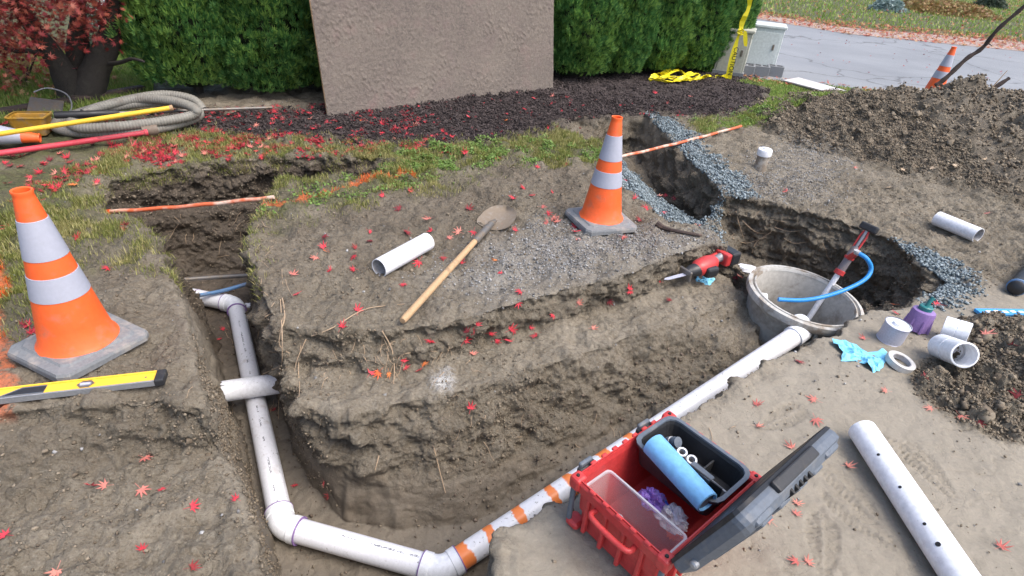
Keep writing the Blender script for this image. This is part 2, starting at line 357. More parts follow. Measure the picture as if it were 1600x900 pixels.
def soil_mat():
    k = NT('soil'); at = k.n('ShaderNodeAttribute', attribute_name='zone'); pa = k.n('ShaderNodeAttribute', attribute_name='paint')
    sp = k.n('ShaderNodeSeparateColor'); k.l(at.outputs['Color'], sp.inputs[0]); mul, gr, gv = sp.outputs[0], sp.outputs[1], sp.outputs[2]
    sq = k.n('ShaderNodeSeparateColor'); k.l(pa.outputs['Color'], sq.inputs[0]); org, wht, damp_shade = sq.outputs[0], sq.outputs[1], sq.outputs[2]
    gg = at.outputs['Alpha']; rg = pa.outputs['Alpha']
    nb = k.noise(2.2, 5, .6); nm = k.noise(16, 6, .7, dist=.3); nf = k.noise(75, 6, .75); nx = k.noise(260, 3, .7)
    c = k.mix(k.ramp(nb, .35, .65), (.190, .163, .122), (.268, .233, .180))
    c = k.mix(k.ramp(nm, .42, .62, 0, .55), c, (.15, .12, .082))
    c = k.mix(k.ramp(nf, .52, .68, 0, .5), c, (.36, .33, .265))
    c = k.mix(k.ramp(nf, .47, .33, 0, .75), c, (.088, .068, .05)); c = k.mix(k.ramp(nx, .40, .28, 0, .5), c, (.08, .06, .045))  # dark pits: shade of the smallest hollows put into the colour
    c = k.mix(k.ramp(rg, .12, .5, .7, 0), c, k.mix(k.ramp(nm, .35, .65), (.232, .208, .168), (.292, .264, .218)))
    # damp and dark earth, with the shade of pits put into the colour
    c = k.mix(k.math('MULTIPLY', damp_shade, .9), c, k.mix(k.ramp(nm, .35, .65), (.050, .038, .028), (.118, .092, .068)))
    # bark mulch, topsoil under the grass
    mc = k.mix(k.ramp(nf, .35, .62), (.024, .018, .018), (.075, .058, .056)); mc = k.mix(k.ramp(nx, .6, .7, 0, .7), mc, (.22, .17, .16))
    c = k.mix(mul, c, mc)
    gc = k.mix(k.ramp(nm, .35, .65), (.055, .05, .022), (.10, .12, .035)); c = k.mix(k.math('MULTIPLY', gr, .8), c, gc)
    vb = k.vor(95); vc = k.n('ShaderNodeSeparateColor'); k.l(vb.outputs['Color'], vc.inputs[0])
    gcol = k.mix(vc.outputs[0], (.06, .08, .092), (.27, .32, .35))
    c = k.mix(gv, c, gcol)
    vg = k.n('ShaderNodeSeparateColor'); k.l(k.vor(130).outputs['Color'], vg.inputs[0])
    c = k.mix(k.math('MULTIPLY', gg, .42), c, k.mix(vg.outputs[0], (.12, .115, .11), (.36, .36, .35)))
    c = k.mix(k.math('MULTIPLY', org, k.ramp(nf, .35, .55, .35, 1)), c, (.85, .16, .03))
    c = k.mix(k.math('MULTIPLY', wht, k.ramp(nx, .42, .55)), c, (.72, .74, .76))
    # relief
    h1 = k.bump(nm, .012, .5); crk = k.vor(34, 'DISTANCE_TO_EDGE'); wv = k.noise(22, 5, .7); 
    cr = k.math('MULTIPLY', k.ramp(crk.outputs['Distance'], 0, .12, 0, 1), k.ramp(wv, .4, .6))
    cw = k.n('ShaderNodeVectorMath'); cw.operation = 'ADD'; cn = k.n('ShaderNodeTexNoise'); cn.inputs['Scale'].default_value = 16; cn.inputs['Detail'].default_value = 4; k.l(k.tc.outputs['Object'], cn.inputs['Vector'])
    cs = k.n('ShaderNodeVectorMath'); cs.operation = 'SCALE'; cs.inputs['Scale'].default_value = .09; k.l(cn.outputs['Color'], cs.inputs[0]); k.l(k.tc.outputs['Object'], cw.inputs[0]); k.l(cs.outputs[0], cw.inputs[1])
    ck = k.vor(15, 'DISTANCE_TO_EDGE', cw.outputs[0]); cm = k.ramp(k.noise(7, 4, .6), .44, .56); crk2 = k.math('MULTIPLY', k.ramp(ck.outputs['Distance'], 0, .05, -1, 0), cm)
    st1 = k.math('DIVIDE', k.math('FLOOR', k.math('MULTIPLY', k.noise(11, 5, .62, dist=.8), 16)), 16); st2 = k.math('DIVIDE', k.math('FLOOR', k.math('MULTIPLY', k.noise(34, 4, .6, dist=.6), 12)), 12)
    h1 = k.bump(st1, .065, .9, k.bump(crk2, .010, .9, h1)); h1 = k.bump(st2, .022, .7, h1)
    h2 = k.bump(cr, .004, .35, h1); h3 = k.bump(nf, .014, 1.0, h2); h4 = k.bump(nx, .0028, .8, h3)
    sm = k.n('ShaderNodeMix', data_type='VECTOR'); geo = k.n('ShaderNodeNewGeometry')
    h5 = k.bump(nf, .0035, .7, k.bump(nx, .0012, .7, k.bump(crk2, .0018, .6, k.bump(st1, .020, .7))))
    k.l(k.ramp(rg, .2, .7), sm.inputs[0]); k.l(h5, sm.inputs[4]); k.l(h4, sm.inputs[5])
    return k.out(c, k.ramp(damp_shade, 0, 1, .86, .62), sm.outputs[1], spec=.35)
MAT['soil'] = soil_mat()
def clod_mat(name, a, b, rough=.9):
    k = NT(name); geo = k.n('ShaderNodeNewGeometry'); r = geo.outputs['Random Per Island']; n = k.noise(60, 4, .7)
    c = k.mix(r, a, b); c = k.mix(k.ramp(n, .45, .7, 0, .5), c, tuple(x * .5 for x in a))
    return k.out(c, rough, k.bump(n, .004, .8), spec=.3)
MAT['clod'] = clod_mat('clod_earth', (.135, .105, .075), (.27, .226, .168))
MAT['clod_dark'] = clod_mat('clod_dark_earth', (.09, .067, .05), (.21, .165, .13))
MAT['bark'] = clod_mat('bark_chip', (.022, .017, .017), (.105, .083, .080))
MAT['gravel_blue'] = clod_mat('blue_grey_stone', (.07, .095, .105), (.34, .40, .43), .75)
MAT['gravel_grey'] = clod_mat('grey_stone', (.14, .135, .13), (.42, .42, .42), .8)
MAT['blade'] = None
def leafy(name, a, b, c3=None, tr=.25, rough=.5, usepaint=False):
    k = NT(name); geo = k.n('ShaderNodeNewGeometry'); r = geo.outputs['Random Per Island']; n = k.noise(2.5, 3, .6)
    c = k.mix(r, a, b)
    if c3: c = k.mix(k.ramp(k.math('ADD', k.math('MULTIPLY', r, .35), k.math('MULTIPLY', n, .8)), .52, .72, 0, .85), c, c3)
    if usepaint:
        pa = k.n('ShaderNodeAttribute', attribute_name='paint'); sq = k.n('ShaderNodeSeparateColor'); k.l(pa.outputs['Color'], sq.inputs[0]); c = k.mix(k.ramp(sq.outputs[0], .1, .5), c, (.85, .17, .04))
    m = k.out(c, rough, spec=.4)
    tb = k.n('ShaderNodeBsdfTranslucent'); k.l(c, tb.inputs[0]); mx = k.n('ShaderNodeMixShader'); mx.inputs[0].default_value = tr
    k.l(k.b.outputs[0], mx.inputs[1]); k.l(tb.outputs[0], mx.inputs[2]); k.l(mx.outputs[0], k.t.nodes['Material Output'].inputs[0]); return m
MAT['blade'] = leafy('grass_blade', (.14, .16, .035), (.29, .33, .08), (.44, .38, .17), .35, usepaint=True)
MAT['blade_far'] = leafy('lawn_blade', (.15, .25, .04), (.30, .44, .09), (.36, .38, .12), .35)
MAT['weed'] = leafy('weed_leaf', (.11, .19, .04), (.21, .33, .08), None, .3)
MAT['thuja'] = leafy('conifer_scale_leaf', (.045, .14, .04), (.15, .35, .10), (.26, .42, .09), .4)
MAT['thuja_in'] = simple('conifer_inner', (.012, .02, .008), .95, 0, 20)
MAT['crown'] = leafy('maple_crown_leaf', (.13, .015, .018), (.34, .04, .04), (.28, .08, .045), .28)
MAT['litter'] = leafy('fallen_leaf_mixed', (.42, .06, .05), (.50, .22, .09), (.50, .33, .16), .2)
def redleaf(name, a, b, tr=.15):
    k = NT(name); oi = k.n('ShaderNodeObjectInfo'); n = k.noise(30, 4, .6)
    c = k.mix(oi.outputs['Random'], a, b); c = k.mix(k.ramp(n, .45, .7, 0, .4), c, tuple(x * .55 for x in a)); 
    return k.out(c, .45, k.bump(n, .002), spec=.5)
MAT['leaf_red'] = redleaf('maple_leaf_red', (.45, .02, .035), (.68, .05, .075))
MAT['leaf_pink'] = redleaf('maple_leaf_pale', (.55, .13, .11), (.62, .24, .18))
MAT['leaf_orange'] = redleaf('maple_leaf_orange', (.62, .10, .03), (.66, .22, .06))
MAT['leaf_dark'] = redleaf('maple_leaf_dark', (.17, .012, .022), (.3, .03, .03))
MAT['leaf_tan'] = redleaf('dry_leaf', (.42, .29, .17), (.6, .46, .32))
MAT['pvc'] = simple('white_pvc', (.74, .75, .79), .32, .12, 9, speck=.55, bumpd=.0002)
MAT['pvc_clean'] = simple('clean_white_pvc', (.80, .82, .86), .28, .03, 9, speck=.2, bumpd=.0002)
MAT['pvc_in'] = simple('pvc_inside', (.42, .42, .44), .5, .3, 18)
MAT['orange'] = simple('cone_orange', (.86, .125, .025), .42, .22, 9, speck=.35, var=.05)
MAT['cone_white'] = simple('reflective_collar', (.37, .385, .46), .38, .06, 9, speck=.08, var=.04)
MAT['rubber'] = simple('grey_rubber', (.17, .18, .19), .75, .32, 14, speck=.2, bumpd=.002, dcol=(.33, .30, .27))
MAT['wood'] = simple('ash_wood', (.44, .29, .16), .6, .28, 18, speck=.2, dcol=(.2, .14, .09))
MAT['steel'] = simple('worn_steel', (.20, .19, .18), .45, .45, 22, metal=.6)
MAT['alu'] = simple('aluminium', (.32, .33, .35), .4, .2, 20, metal=.5)
MAT['yellow'] = simple('yellow_enamel', (.80, .50, .045), .35, .06, 14, speck=.12)
MAT['yellow_tape'] = simple('yellow_plastic_film', (.86, .72, .02), .35, .03, 20)
MAT['print'] = simple('black_print_and_holes', (.015, .015, .015), .6, 0, 20)  # print and bolts, also the black that stands in for open holes
MAT['black'] = simple('black_plastic', (.022, .023, .026), .42, .12, 16, speck=.1, dcol=(.2, .17, .14))
MAT['greyblue'] = simple('grey_blue_plastic', (.105, .125, .155), .45, .22, 12, speck=.2, dcol=(.27, .25, .22))
MAT['red'] = simple('red_plastic', (.50, .042, .042), .38, .08, 14, speck=.2, dcol=(.3, .18, .13))
MAT['red_dull'] = simple('faded_red', (.56, .05, .075), .5, .2, 16)
MAT['blue_tool'] = simple('light_blue_foam', (.17, .42, .72), .5, .06, 10, speck=.15)
MAT['blue_hose'] = simple('bright_blue_hose', (.02, .24, .62), .4, .12, 14)
MAT['blue_dark'] = simple('blue_water_pipe', (.10, .22, .42), .45, .3, 20)
MAT['cyan_rag'] = simple('blue_paper_rag', (.22, .58, .80), .85, .05, 12, bumpd=.0015)
MAT['purple'] = simple('purple_primer', (.24, .15, .36), .4, .1, 18, speck=.2)
MAT['can'] = simple('pale_can', (.46, .47, .56), .35, .06, 20, metal=.2)
MAT['teal'] = simple('teal_cap', (.02, .16, .16), .4, 0, 10)
MAT['tapegrey'] = simple('grey_tape', (.50, .49, .47), .5, .12, 14)
MAT['concrete'] = simple('cast_concrete', (.38, .365, .33), .85, .25, 7, speck=.3, bumpd=.004, dcol=(.16, .135, .11))
MAT['basin_in'] = simple('basin_inside', (.44, .42, .38), .55, .35, 8, speck=.25, dcol=(.22, .185, .15))
MAT['cmu'] = simple('concrete_block', (.20, .21, .22), .9, .1, 30, bumpd=.004)
MAT['vault'] = simple('vault_lid_concrete', (.52, .50, .50), .85, .05, 10, bumpd=.001)
MAT['cabinet'] = simple('cabinet_paint', (.58, .62, .60), .45, .06, 5)
MAT['cabinet_beige'] = simple('beige_cabinet_paint', (.42, .42, .36), .5, .1, 5)
MAT['bark_trunk'] = simple('dark_bark', (.035, .03, .026), .9, .3, 12, bumpd=.01, dcol=(.06, .055, .045))
MAT['stick'] = simple('dark_stick', (.05, .035, .03), .85, .3, 20, bumpd=.003, dcol=(.14, .1, .08))
MAT['root'] = simple('pale_root', (.40, .29, .19), .8, .3, 30)
MAT['corr'] = simple('grey_corrugated_hose', (.21, .20, .175), .6, .3, 10, dcol=(.14, .12, .10))
MAT['road'] = None
def extra():
    k = NT('asphalt_road'); n = k.noise(.5, 4, .6); n2 = k.noise(60, 4, .7); vo = k.vor(.35, 'DISTANCE_TO_EDGE', k.tc.outputs['Object'])
    c = k.mix(k.ramp(n, .3, .7), (.19, .20, .215), (.27, .28, .295)); c = k.mix(k.ramp(n2, .35, .7, 0, .35), c, (.12, .125, .13))
    k2 = k.noise(.9, 5, .6); ad = k.n('ShaderNodeVectorMath'); ad.operation = 'ADD'; nn = k.n('ShaderNodeTexNoise'); nn.inputs['Scale'].default_value = 1.2; nn.inputs['Detail'].default_value = 6
    k.l(k.tc.outputs['Object'], nn.inputs['Vector']); k.l(k.tc.outputs['Object'], ad.inputs[0]); k.l(nn.outputs['Color'], ad.inputs[1]); k.l(ad.outputs[0], vo.inputs['Vector'])
    c = k.mix(k.ramp(vo.outputs['Distance'], .0, .012, .75, 0), c, (.07, .07, .072))
    MAT['road'] = k.out(c, .75, k.bump(n2, .004))
    k = NT('shoulder_gravel'); n = k.noise(3, 5, .7); n2 = k.noise(40, 4, .7)
    c = k.mix(k.ramp(n, .35, .65), (.27, .20, .17), (.40, .34, .31)); c = k.mix(k.ramp(n2, .5, .65, 0, .6), c, (.45, .22, .14)); MAT['shoulder'] = k.out(c, .9, k.bump(n2, .02))
    # board covered with dried mud
    k = NT('mud_smeared_board'); n = k.noise(1.6, 5, .6); n1 = k.noise(7, 7, .7, dist=1.2); n2 = k.noise(38, 6, .7, dist=.8); n3 = k.noise(150, 3, .7)
    c = k.mix(k.ramp(n, .3, .7), (.100, .082, .074), (.160, .134, .114)); c = k.mix(k.ramp(n2, .38, .62, 0, .45), c, (.27, .228, .19))
    c = k.mix(k.ramp(k.noise(2.4, 8, .75, dist=.4), .50, .66, 0, .5), c, (.17, .13, .12)); c = k.mix(k.ramp(k.noise(3.3, 3, .5), .60, .78, 0, .3), c, (.25, .14, .14))
    MAT['board'] = k.out(c, .9, k.bump(n3, .003, .8, k.bump(n2, .012, .9)))
    # printed pipe: tiny dark print along the crown
    k = NT('printed_pvc'); n1 = k.noise(9, 6, .65); sx = k.n('ShaderNodeSeparateXYZ'); k.l(k.tc.outputs['Object'], sx.inputs[0]); x, y, z = sx.outputs
    c = k.mix(k.ramp(k.noise(60, 4), .3, .7), (.70, .71, .76), (.80, .81, .86))
    c = k.mix(k.ramp(n1, .56, .72, 0, .55), c, (.36, .31, .26)); c = k.mix(k.math('MULTIPLY', k.ramp(k.noise(60, 4, .7, dist=.8), .60, .64, 0, .85), k.ramp(k.noise(6, 3), .52, .6, .15, 1)), c, (.1, .08, .065))
    mp = k.n('ShaderNodeMapping'); mp.inputs['Scale'].default_value = (300, 300, 130); k.l(k.tc.outputs['Object'], mp.inputs[0])
    mp2 = k.n('ShaderNodeMapping'); mp2.inputs['Scale'].default_value = (0, 0, 9); k.l(k.tc.outputs['Object'], mp2.inputs[0])
    pr = k.math('MULTIPLY', k.math('LESS_THAN', k.math('ABSOLUTE', x), .0042), k.math('GREATER_THAN', y, .0))
    pr = k.math('MULTIPLY', pr, k.math('MULTIPLY', k.math('GREATER_THAN', k.noise(1, 1, .5, mp.outputs[0]), .5), k.math('GREATER_THAN', k.noise(1, 1, .5, mp2.outputs[0]), .5)))
    c = k.mix(k.math('MULTIPLY', pr, .8), c, (.03, .03, .05)); MAT['pvc_print'] = k.out(c, .32)
    # same pipe with orange spray bands
    k = NT('painted_pvc'); sx = k.n('ShaderNodeSeparateXYZ'); k.l(k.tc.outputs['Object'], sx.inputs[0]); z = sx.outputs[2]
    c = k.mix(k.ramp(k.noise(60, 4), .3, .7), (.74, .74, .77), (.84, .84, .86)); c = k.mix(k.ramp(k.noise(70, 3, .7, dist=.6), .64, .68, 0, .75), c, (.1, .08, .065))
    c = k.mix(k.ramp(k.noise(9, 6), .60, .74, 0, .5), c, (.36, .31, .26))
    zz = k.math('ADD', z, k.math('MULTIPLY', k.math('SUBTRACT', k.noise(14, 3), .5), .06)); tot = None
    for cc, wd in ((.028, .022), (.157, .017), (.308, .018), (.482, .017), (.588, .013), (.80, .03), (.961, .022)):
        m = k.ramp(k.math('ABSOLUTE', k.math('SUBTRACT', zz, cc)), wd, wd + .006, .95, 0); tot = m if tot is None else k.math('MAXIMUM', tot, m)
    c = k.mix(tot, c, (.88, .22, .03)); MAT['pvc_orange'] = k.out(c, .35)
    k = NT('sprayed_rod'); c = k.mix(k.ramp(k.noise(5, 4, .6), .42, .56), (.60, .45, .36), (.62, .13, .05)); c = k.mix(k.ramp(k.noise(40, 4), .6, .7, 0, .5), c, (.25, .15, .1)); MAT['rod'] = k.out(c, .55)
    k = NT('clear_plastic'); k.b.inputs['Transmission Weight'].default_value = 0.0; k.b.inputs['Alpha'].default_value = .2; k.b.inputs['Roughness'].default_value = .12
    MAT['clear'] = k.out((.75, .70, .72), .15)
    k = NT('thin_bag_film'); k.b.inputs['Alpha'].default_value = .45; MAT['film'] = k.out((.7, .74, .8), .2)
    k = NT('white_paint'); MAT['white'] = k.out((.8, .82, .84), .5)
    k = NT('violet_glove'); MAT['violet'] = k.out((.17, .10, .38), .45)
extra()

# ------------------------------------------------------------------ ground: a true surface, so trench walls carry relief too
def surface_nets(x0, x1, y0, y1, z0, z1, s):
    xs = np.arange(x0, x1 + s / 2, s, dtype=np.float32); ys = np.arange(y0, y1 + s / 2, s, dtype=np.float32); zs = np.arange(z0, z1 + s / 2, s, dtype=np.float32)
    X, Y = np.meshgrid(xs, ys, indexing='ij'); h = macro(X, Y).astype(np.float32)
    gx, gy = np.gradient(h, s); g = np.minimum(np.sqrt(1 + gx ** 2 + gy ** 2), 30).astype(np.float32)
    Fv = np.clip((zs[None, None, :] - h[:, :, None]) / g[:, :, None], -3 * s, 3 * s).astype(np.float32)
    Sg = Fv < 0
    nx, ny, nz = Fv.shape
    c = np.zeros((nx - 1, ny - 1, nz - 1), np.int8)
    for a in (0, 1):
        for b in (0, 1):
            for d in (0, 1): c += Sg[a:nx - 1 + a, b:ny - 1 + b, d:nz - 1 + d]
    I, J, K = np.nonzero((c > 0) & (c < 8)); del c
    idx = np.full((nx - 1, ny - 1, nz - 1), -1, np.int32); idx[I, J, K] = np.arange(len(I))
    acc = np.zeros((len(I), 3), np.float32); cnt = np.zeros(len(I), np.float32)
    cor = [(a, b, d) for a in (0, 1) for b in (0, 1) for d in (0, 1)]
    vals = {q: Fv[I + q[0], J + q[1], K + q[2]] for q in cor}
    for q in cor:
        for ax in range(3):
            if q[ax]: continue
            r = list(q); r[ax] = 1; r = tuple(r); f0, f1 = vals[q], vals[r]; m = (f0 < 0) != (f1 < 0)
            t = np.where(m, f0 / (f0 - f1 + 1e-12), 0)
            for k in range(3):
                acc[:, k] += np.where(m, q[k] + (t if k == ax else 0), 0)
            cnt += m
    V = (acc / cnt[:, None] + np.stack([I, J, K], 1)) * s + np.array([xs[0], ys[0], zs[0]], np.float32)
    Fs = []
    for ax in range(3):
        sl0 = [slice(None)] * 3; sl1 = [slice(None)] * 3; sl0[ax] = slice(0, -1); sl1[ax] = slice(1, None)
        e = Sg[tuple(sl0)] != Sg[tuple(sl1)]
        A, B, Cx = np.nonzero(e); pos = [A, B, Cx]; o1, o2 = [k for k in range(3) if k != ax]
        ok = (pos[o1] > 0) & (pos[o2] > 0) & (pos[o1] < idx.shape[o1]) & (pos[o2] < idx.shape[o2]) & (pos[ax] < idx.shape[ax])
        pos = [p[ok] for p in pos]; below = Sg[pos[0], pos[1], pos[2]]
        def at(d1, d2):
            q = [p.copy() for p in pos]; q[o1] -= d1; q[o2] -= d2; return idx[q[0], q[1], q[2]]
        q = np.stack([at(1, 1), at(0, 1), at(0, 0), at(1, 0)], 1)
        flip = below if ax != 1 else ~below
        q[~flip] = q[~flip][:, ::-1]; Fs.append(q)
    F = np.concatenate(Fs); F = F[(F >= 0).all(1)]
    return V.astype(np.float32), F
def vnormals(V, F):
    n = np.cross(V[F[:, 2]] - V[F[:, 0]], V[F[:, 3]] - V[F[:, 1]]).astype(np.float64)
    N = np.zeros(V.shape)
    for k in range(3):
        for j in range(4): N[:, k] += np.bincount(F[:, j], n[:, k], len(V))
    return (N / (np.linalg.norm(N, axis=1, keepdims=True) + 1e-12)).astype(np.float32)
def relief(V, N, fine=True):
    x, y, z = V[:, 0], V[:, 1], V[:, 2]
    mul, gr, gv, gg = zones(x, y, np.clip((z + .1) / .06, 0, 1) * (np.abs(N[:, 2]) > .5)); rg, pl = rough_of(x, y, mul, gr)
    wall = np.clip(1.2 - np.abs(N[:, 2]) * 1.2, 0, 1)
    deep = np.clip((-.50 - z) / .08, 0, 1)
    rg = rg * (1 - .6 * deep) * (1 - .3 * np.maximum(gv, gg)) + .25 * wall
    shf = mask(x, y, SH_BOT, .1, .05, 51) * (z > -.26) * (1 - wall); rg = rg * (1 - .28 * (1 - wall) * (1 - np.clip(pl, 0, 1))) * (1 - .2 * shf)
    # a few spade-cut faces stay smooth
    strip = mask(x, y, STRIP, .05, .02, 76); under = np.clip((-.44 - z) / .05, 0, 1) * np.clip((.15 - x) / .2, 0, 1) * (x > -1.2); cut = np.maximum.reduce([np.clip(perlin(x * 1.3, y * 1.3, z * 2.5, seed=60) * 2.2 - .25, 0, 1), strip, under * .9]) * np.maximum(wall, strip * .8); rg = rg * (1 - .75 * cut)
    low = perlin(x * 4.5, y * 4.5, z * 9, seed=61) * .022 * (.35 + .65 * np.minimum(rg, 1)) * (.6 + wall)
    a = np.abs(perlin(x * 11, y * 11, z * 16, seed=62)); b = np.abs(perlin(x * 23, y * 23, z * 30, seed=63))
    d = low + rg * (.012 * np.minimum(a * 2.2, .8) + .007 * np.minimum(b * 2.2, .9) - .006)
    if fine:
        cch = np.abs(perlin(x * 44, y * 44, z * 52, seed=64)); d = d + rg * .0055 * (cch * 2 - .6)
        # open cracks and crumbling ledges across the wall of the block
        led = perlin(x * 3.2 + y * 1.5, y * 3, z * 22 + perlin(x * 4, y * 4, z * 4, seed=66) * 2.4, seed=65); d = d - wall * (1 - cut) * .016 * np.clip(led - .05, 0, .5)
        crk = np.abs(perlin(x * 6 + perlin(x * 20, y * 20, seed=68) * .3, y * 6, z * 9, seed=67)); pk = np.clip(perlin(x * 1.6, y * 1.6, seed=69) * 2 + .3, 0, 1)
        d = d - pk * .016 * np.clip(1 - crk / .035, 0, 1) * np.minimum(rg + .25, 1)
    pn = perlin(x * 6.5, y * 6.5, z * 10, seed=73) + .45 * perlin(x * 15, y * 15, z * 22, seed=74) + (.25 * perlin(x * 33, y * 33, z * 40, seed=75) if fine else 0)
    pq = pn * 6.0; pf_ = np.floor(pq); fr = np.clip((pq - pf_ - .72) / .28, 0, 1); d = d + np.clip(rg, 0, 1.2) * .0095 * (pf_ + fr * fr * (3 - 2 * fr)) * (1 - .6 * cut)
    if fine:
        for fx, fy, an in BOOTS:
            c_, s_ = math.cos(an), math.sin(an); u_ = (x - fx) * c_ + (y - fy) * s_; v_ = -(x - fx) * s_ + (y - fy) * c_
            e = np.clip(1.25 - ((u_ / .135) ** 2 + (v_ / (.048 + .010 * np.clip(u_ * 12, -1, 1))) ** 2), 0, .25) * 4
            d = d - e * (.002 + .007 * ((np.sin((u_ + np.abs(v_) * .6) * 300) > 0) & (np.abs(v_) > .006)))
    Vn = V + N * d[:, None]
    wdamp_shade = np.clip(deep * .35 + np.clip((-.2 - z) / .35, 0, 1) * .22 + .20 * cut + .12 * wall * np.clip(perlin(x * 5, y * 5, z * 9, seed=79) * 2, 0, 1), 0, 1)  # damp low earth, darkened with depth to draw shade on the walls
    f = P(300, 350); farpit = np.clip(2.2 - np.hypot(x - f.x - .1, y - f.y - .6) / .75, 0, 1) * np.clip(-(z + .015) * 14, 0, 1); farpit = np.maximum(farpit, mask(x, y, SLIT_TOP, .08, .03, 85) * np.clip(-(z + .02) * 20, 0, 1))  # far pit and slit: dark topsoil plus pit shade, both as colour
    rp = np.clip(1.4 - np.hypot(x - 1.3, y - 5.6) / 1.0, 0, 1) * np.clip(-z * 8, 0, 1)  # darker with depth in the right trench
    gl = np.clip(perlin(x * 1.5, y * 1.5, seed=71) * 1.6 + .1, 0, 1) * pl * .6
    dk = .55 * mask(x, y, DARKTOP, .6, .3, 77) * np.clip(perlin(x * 3, y * 3, seed=78) * 1.1 + .8, 0, 1) * (z > -.12); wdamp_shade = np.maximum.reduce([wdamp_shade, farpit, rp * .5, gl, dk, pl * .38 * (y > 3.2), under * wall * .75]) * (1 - gv)  # dark topsoil, heap earth, and the low cut face darkened
    ltw = mask(x, y, LT_TOP, .08, .04, 72) * (1 - mask(x, y, LT_BOT, .08, .04, 73)); wdamp_shade = np.maximum(wdamp_shade, .3 * ltw)  # step of the left ledge darkened
    hi = np.clip((z + .06) / .05, 0, 1); up = 1 - wall * .8; org, wd = paints(x, y)
    zc = np.stack([mul * hi, gr * hi * up, gv, gg * hi * up], 1); pc = np.stack([org * hi, wd, wdamp_shade, np.clip(rg / 1.2, 0, 1)], 1)
    return Vn, zc, pc
STRIP = PL([(262,430),(290,540),(318,650),(372,790),(400,890),(425,960),(520,960,-.3),(420,790,-.3),(360,600,-.3),(315,440,-.2)])
BOOTS = [(*P(1328, 764)[:2], 1.9), (*P(1342, 808)[:2], 2.1), (*P(1285, 845)[:2], 1.2), (*P(1225, 650)[:2], .6), (*P(1400, 700)[:2], 2.4), (*P(1530, 400)[:2], 2.2), (*P(150, 850)[:2], 1.0), (*P(1450, 730)[:2], 1.7)]
AX0, AX1, AY0, AYM, AY1 = -3.2, 4.2, .62, 4.8, 7.3
chunks = []
for (x0, x1, y0, y1, z0, z1, s) in ((AX0, AX1, AY0, AYM, -.86, .36, .008), (AX0, AX1, AYM - .02, AY1, -.8, .95, .019)):
    V, F = surface_nets(x0, x1, y0, y1, z0, z1, s); N = vnormals(V, F); Vn, zc, pc = relief(V, N, s < .012)
    chunks.append((Vn, F, zc, pc, N))
# outer sheet to the horizon, finer where it is near
def axis(a, b, s, lo, hi):
    v = list(np.arange(a, b, s)); st = s
    u = v[-1]
    while u < hi: st *= 1.25; u += st; v.append(u)
    st = s; u = v[0]; pre = []
    while u > lo: st *= 1.25; u -= st; pre.append(u)
    return np.array(pre[::-1] + v, np.float32)
gx_, gy_ = axis(-6.5, 9.0, .045, -160, 160), axis(-.4, 12.0, .045, -60, 200)
GX, GY = np.meshgrid(gx_, gy_, indexing='ij'); GH = macro(GX, GY)
Vo = np.stack([GX.ravel(), GY.ravel(), GH.ravel()], 1); n1, n2 = GX.shape
ii = np.arange(n1 * n2).reshape(n1, n2); Fo = np.stack([ii[:-1, :-1], ii[1:, :-1], ii[1:, 1:], ii[:-1, 1:]], 2).reshape(-1, 4)
cxm = Vo[Fo][:, :, 0]; cym = Vo[Fo][:, :, 1]
inn = (cxm.min(1) > AX0 + .03) & (cxm.max(1) < AX1 - .03) & (cym.min(1) > AY0 + .03) & (cym.max(1) < AY1 - .03)
Fo = Fo[~inn]; No = vnormals(Vo, Fo); Vr, zc, pc = relief(Vo, No, False)
fd = np.clip((np.hypot(Vo[:, 0], Vo[:, 1]) - 10) / 3, 0, 1)[:, None]; Vr = Vr * (1 - fd) + Vo * fd
Vr[:, 2] -= .006
# keep the sheet below the road
ROAD = [(3.35, 9.35), (6.0, 9.2), (7.2, 8.75), (30, 5.5), (30, 13.5), (12.8, 16.6), (8.3, 17.3), (6.4, 19.9), (-20, 34), (-20, 24), (2.2, 10.4)]
rd = sdpoly(Vo[:, 0], Vo[:, 1], [(x, y) for x, y in ROAD]); Vr[:, 2] = np.where(rd < .18, np.minimum(Vr[:, 2], -.004), Vr[:, 2])
chunks.append((Vr, Fo, zc, pc, No))
VV = np.concatenate([c[0] for c in chunks]); off = np.cumsum([0] + [len(c[0]) for c in chunks[:-1]])
FF = np.concatenate([c[1] + o for c, o in zip(chunks, off)])
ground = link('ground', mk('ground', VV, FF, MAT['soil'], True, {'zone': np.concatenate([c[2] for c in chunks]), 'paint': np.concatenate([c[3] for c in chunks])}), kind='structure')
NA, NB = len(chunks[0][0]), len(chunks[1][0]); ND = np.concatenate([chunks[0][4], chunks[1][4]])
# ray lookups onto the finished ground
bF = FF[(FF.max(1) < NA + NB) | (FF.min(1) >= NA + NB)]
bvh = BVHTree.FromPolygons([tuple(v) for v in VV.tolist()], bF.tolist())
def hit(px, py, lift=0.0):
    r = ray(px, py).normalized(); h = bvh.ray_cast(Vector((0, 0, CAM_H)), r, 200)
    if h[0] is None: return P(px, py), Vector((0, 0, 1))
    n = h[1] if h[1].z > 0 or abs(h[1].z) < .3 else -h[1]
    return h[0] + n * lift, n
def gz(x, y, z=2.0):
    h = bvh.ray_cast(Vector((x, y, z)), Vector((0, 0, -1)), 10); return h[0].z if h[0] is not None else 0.0

# ------------------------------------------------------------------ road and far side
def flat(name, poly, z, mat, seg=0):
    return link(name, mk(name, [(x, y, z) for x, y in poly], [list(range(len(poly)))], mat), kind='structure')
flat('road', ROAD, .004, MAT['road'])
sh = [(2.4, 23.4), (6.4, 19.3), (8.3, 16.9), (12.8, 16.1), (30, 12.9), (30, 17.5), (13.6, 18.6), (8.9, 18.6), (6.9, 21.0), (3.0, 25.0)]
flat('gravel_shoulder', sh, .010, MAT['shoulder'])

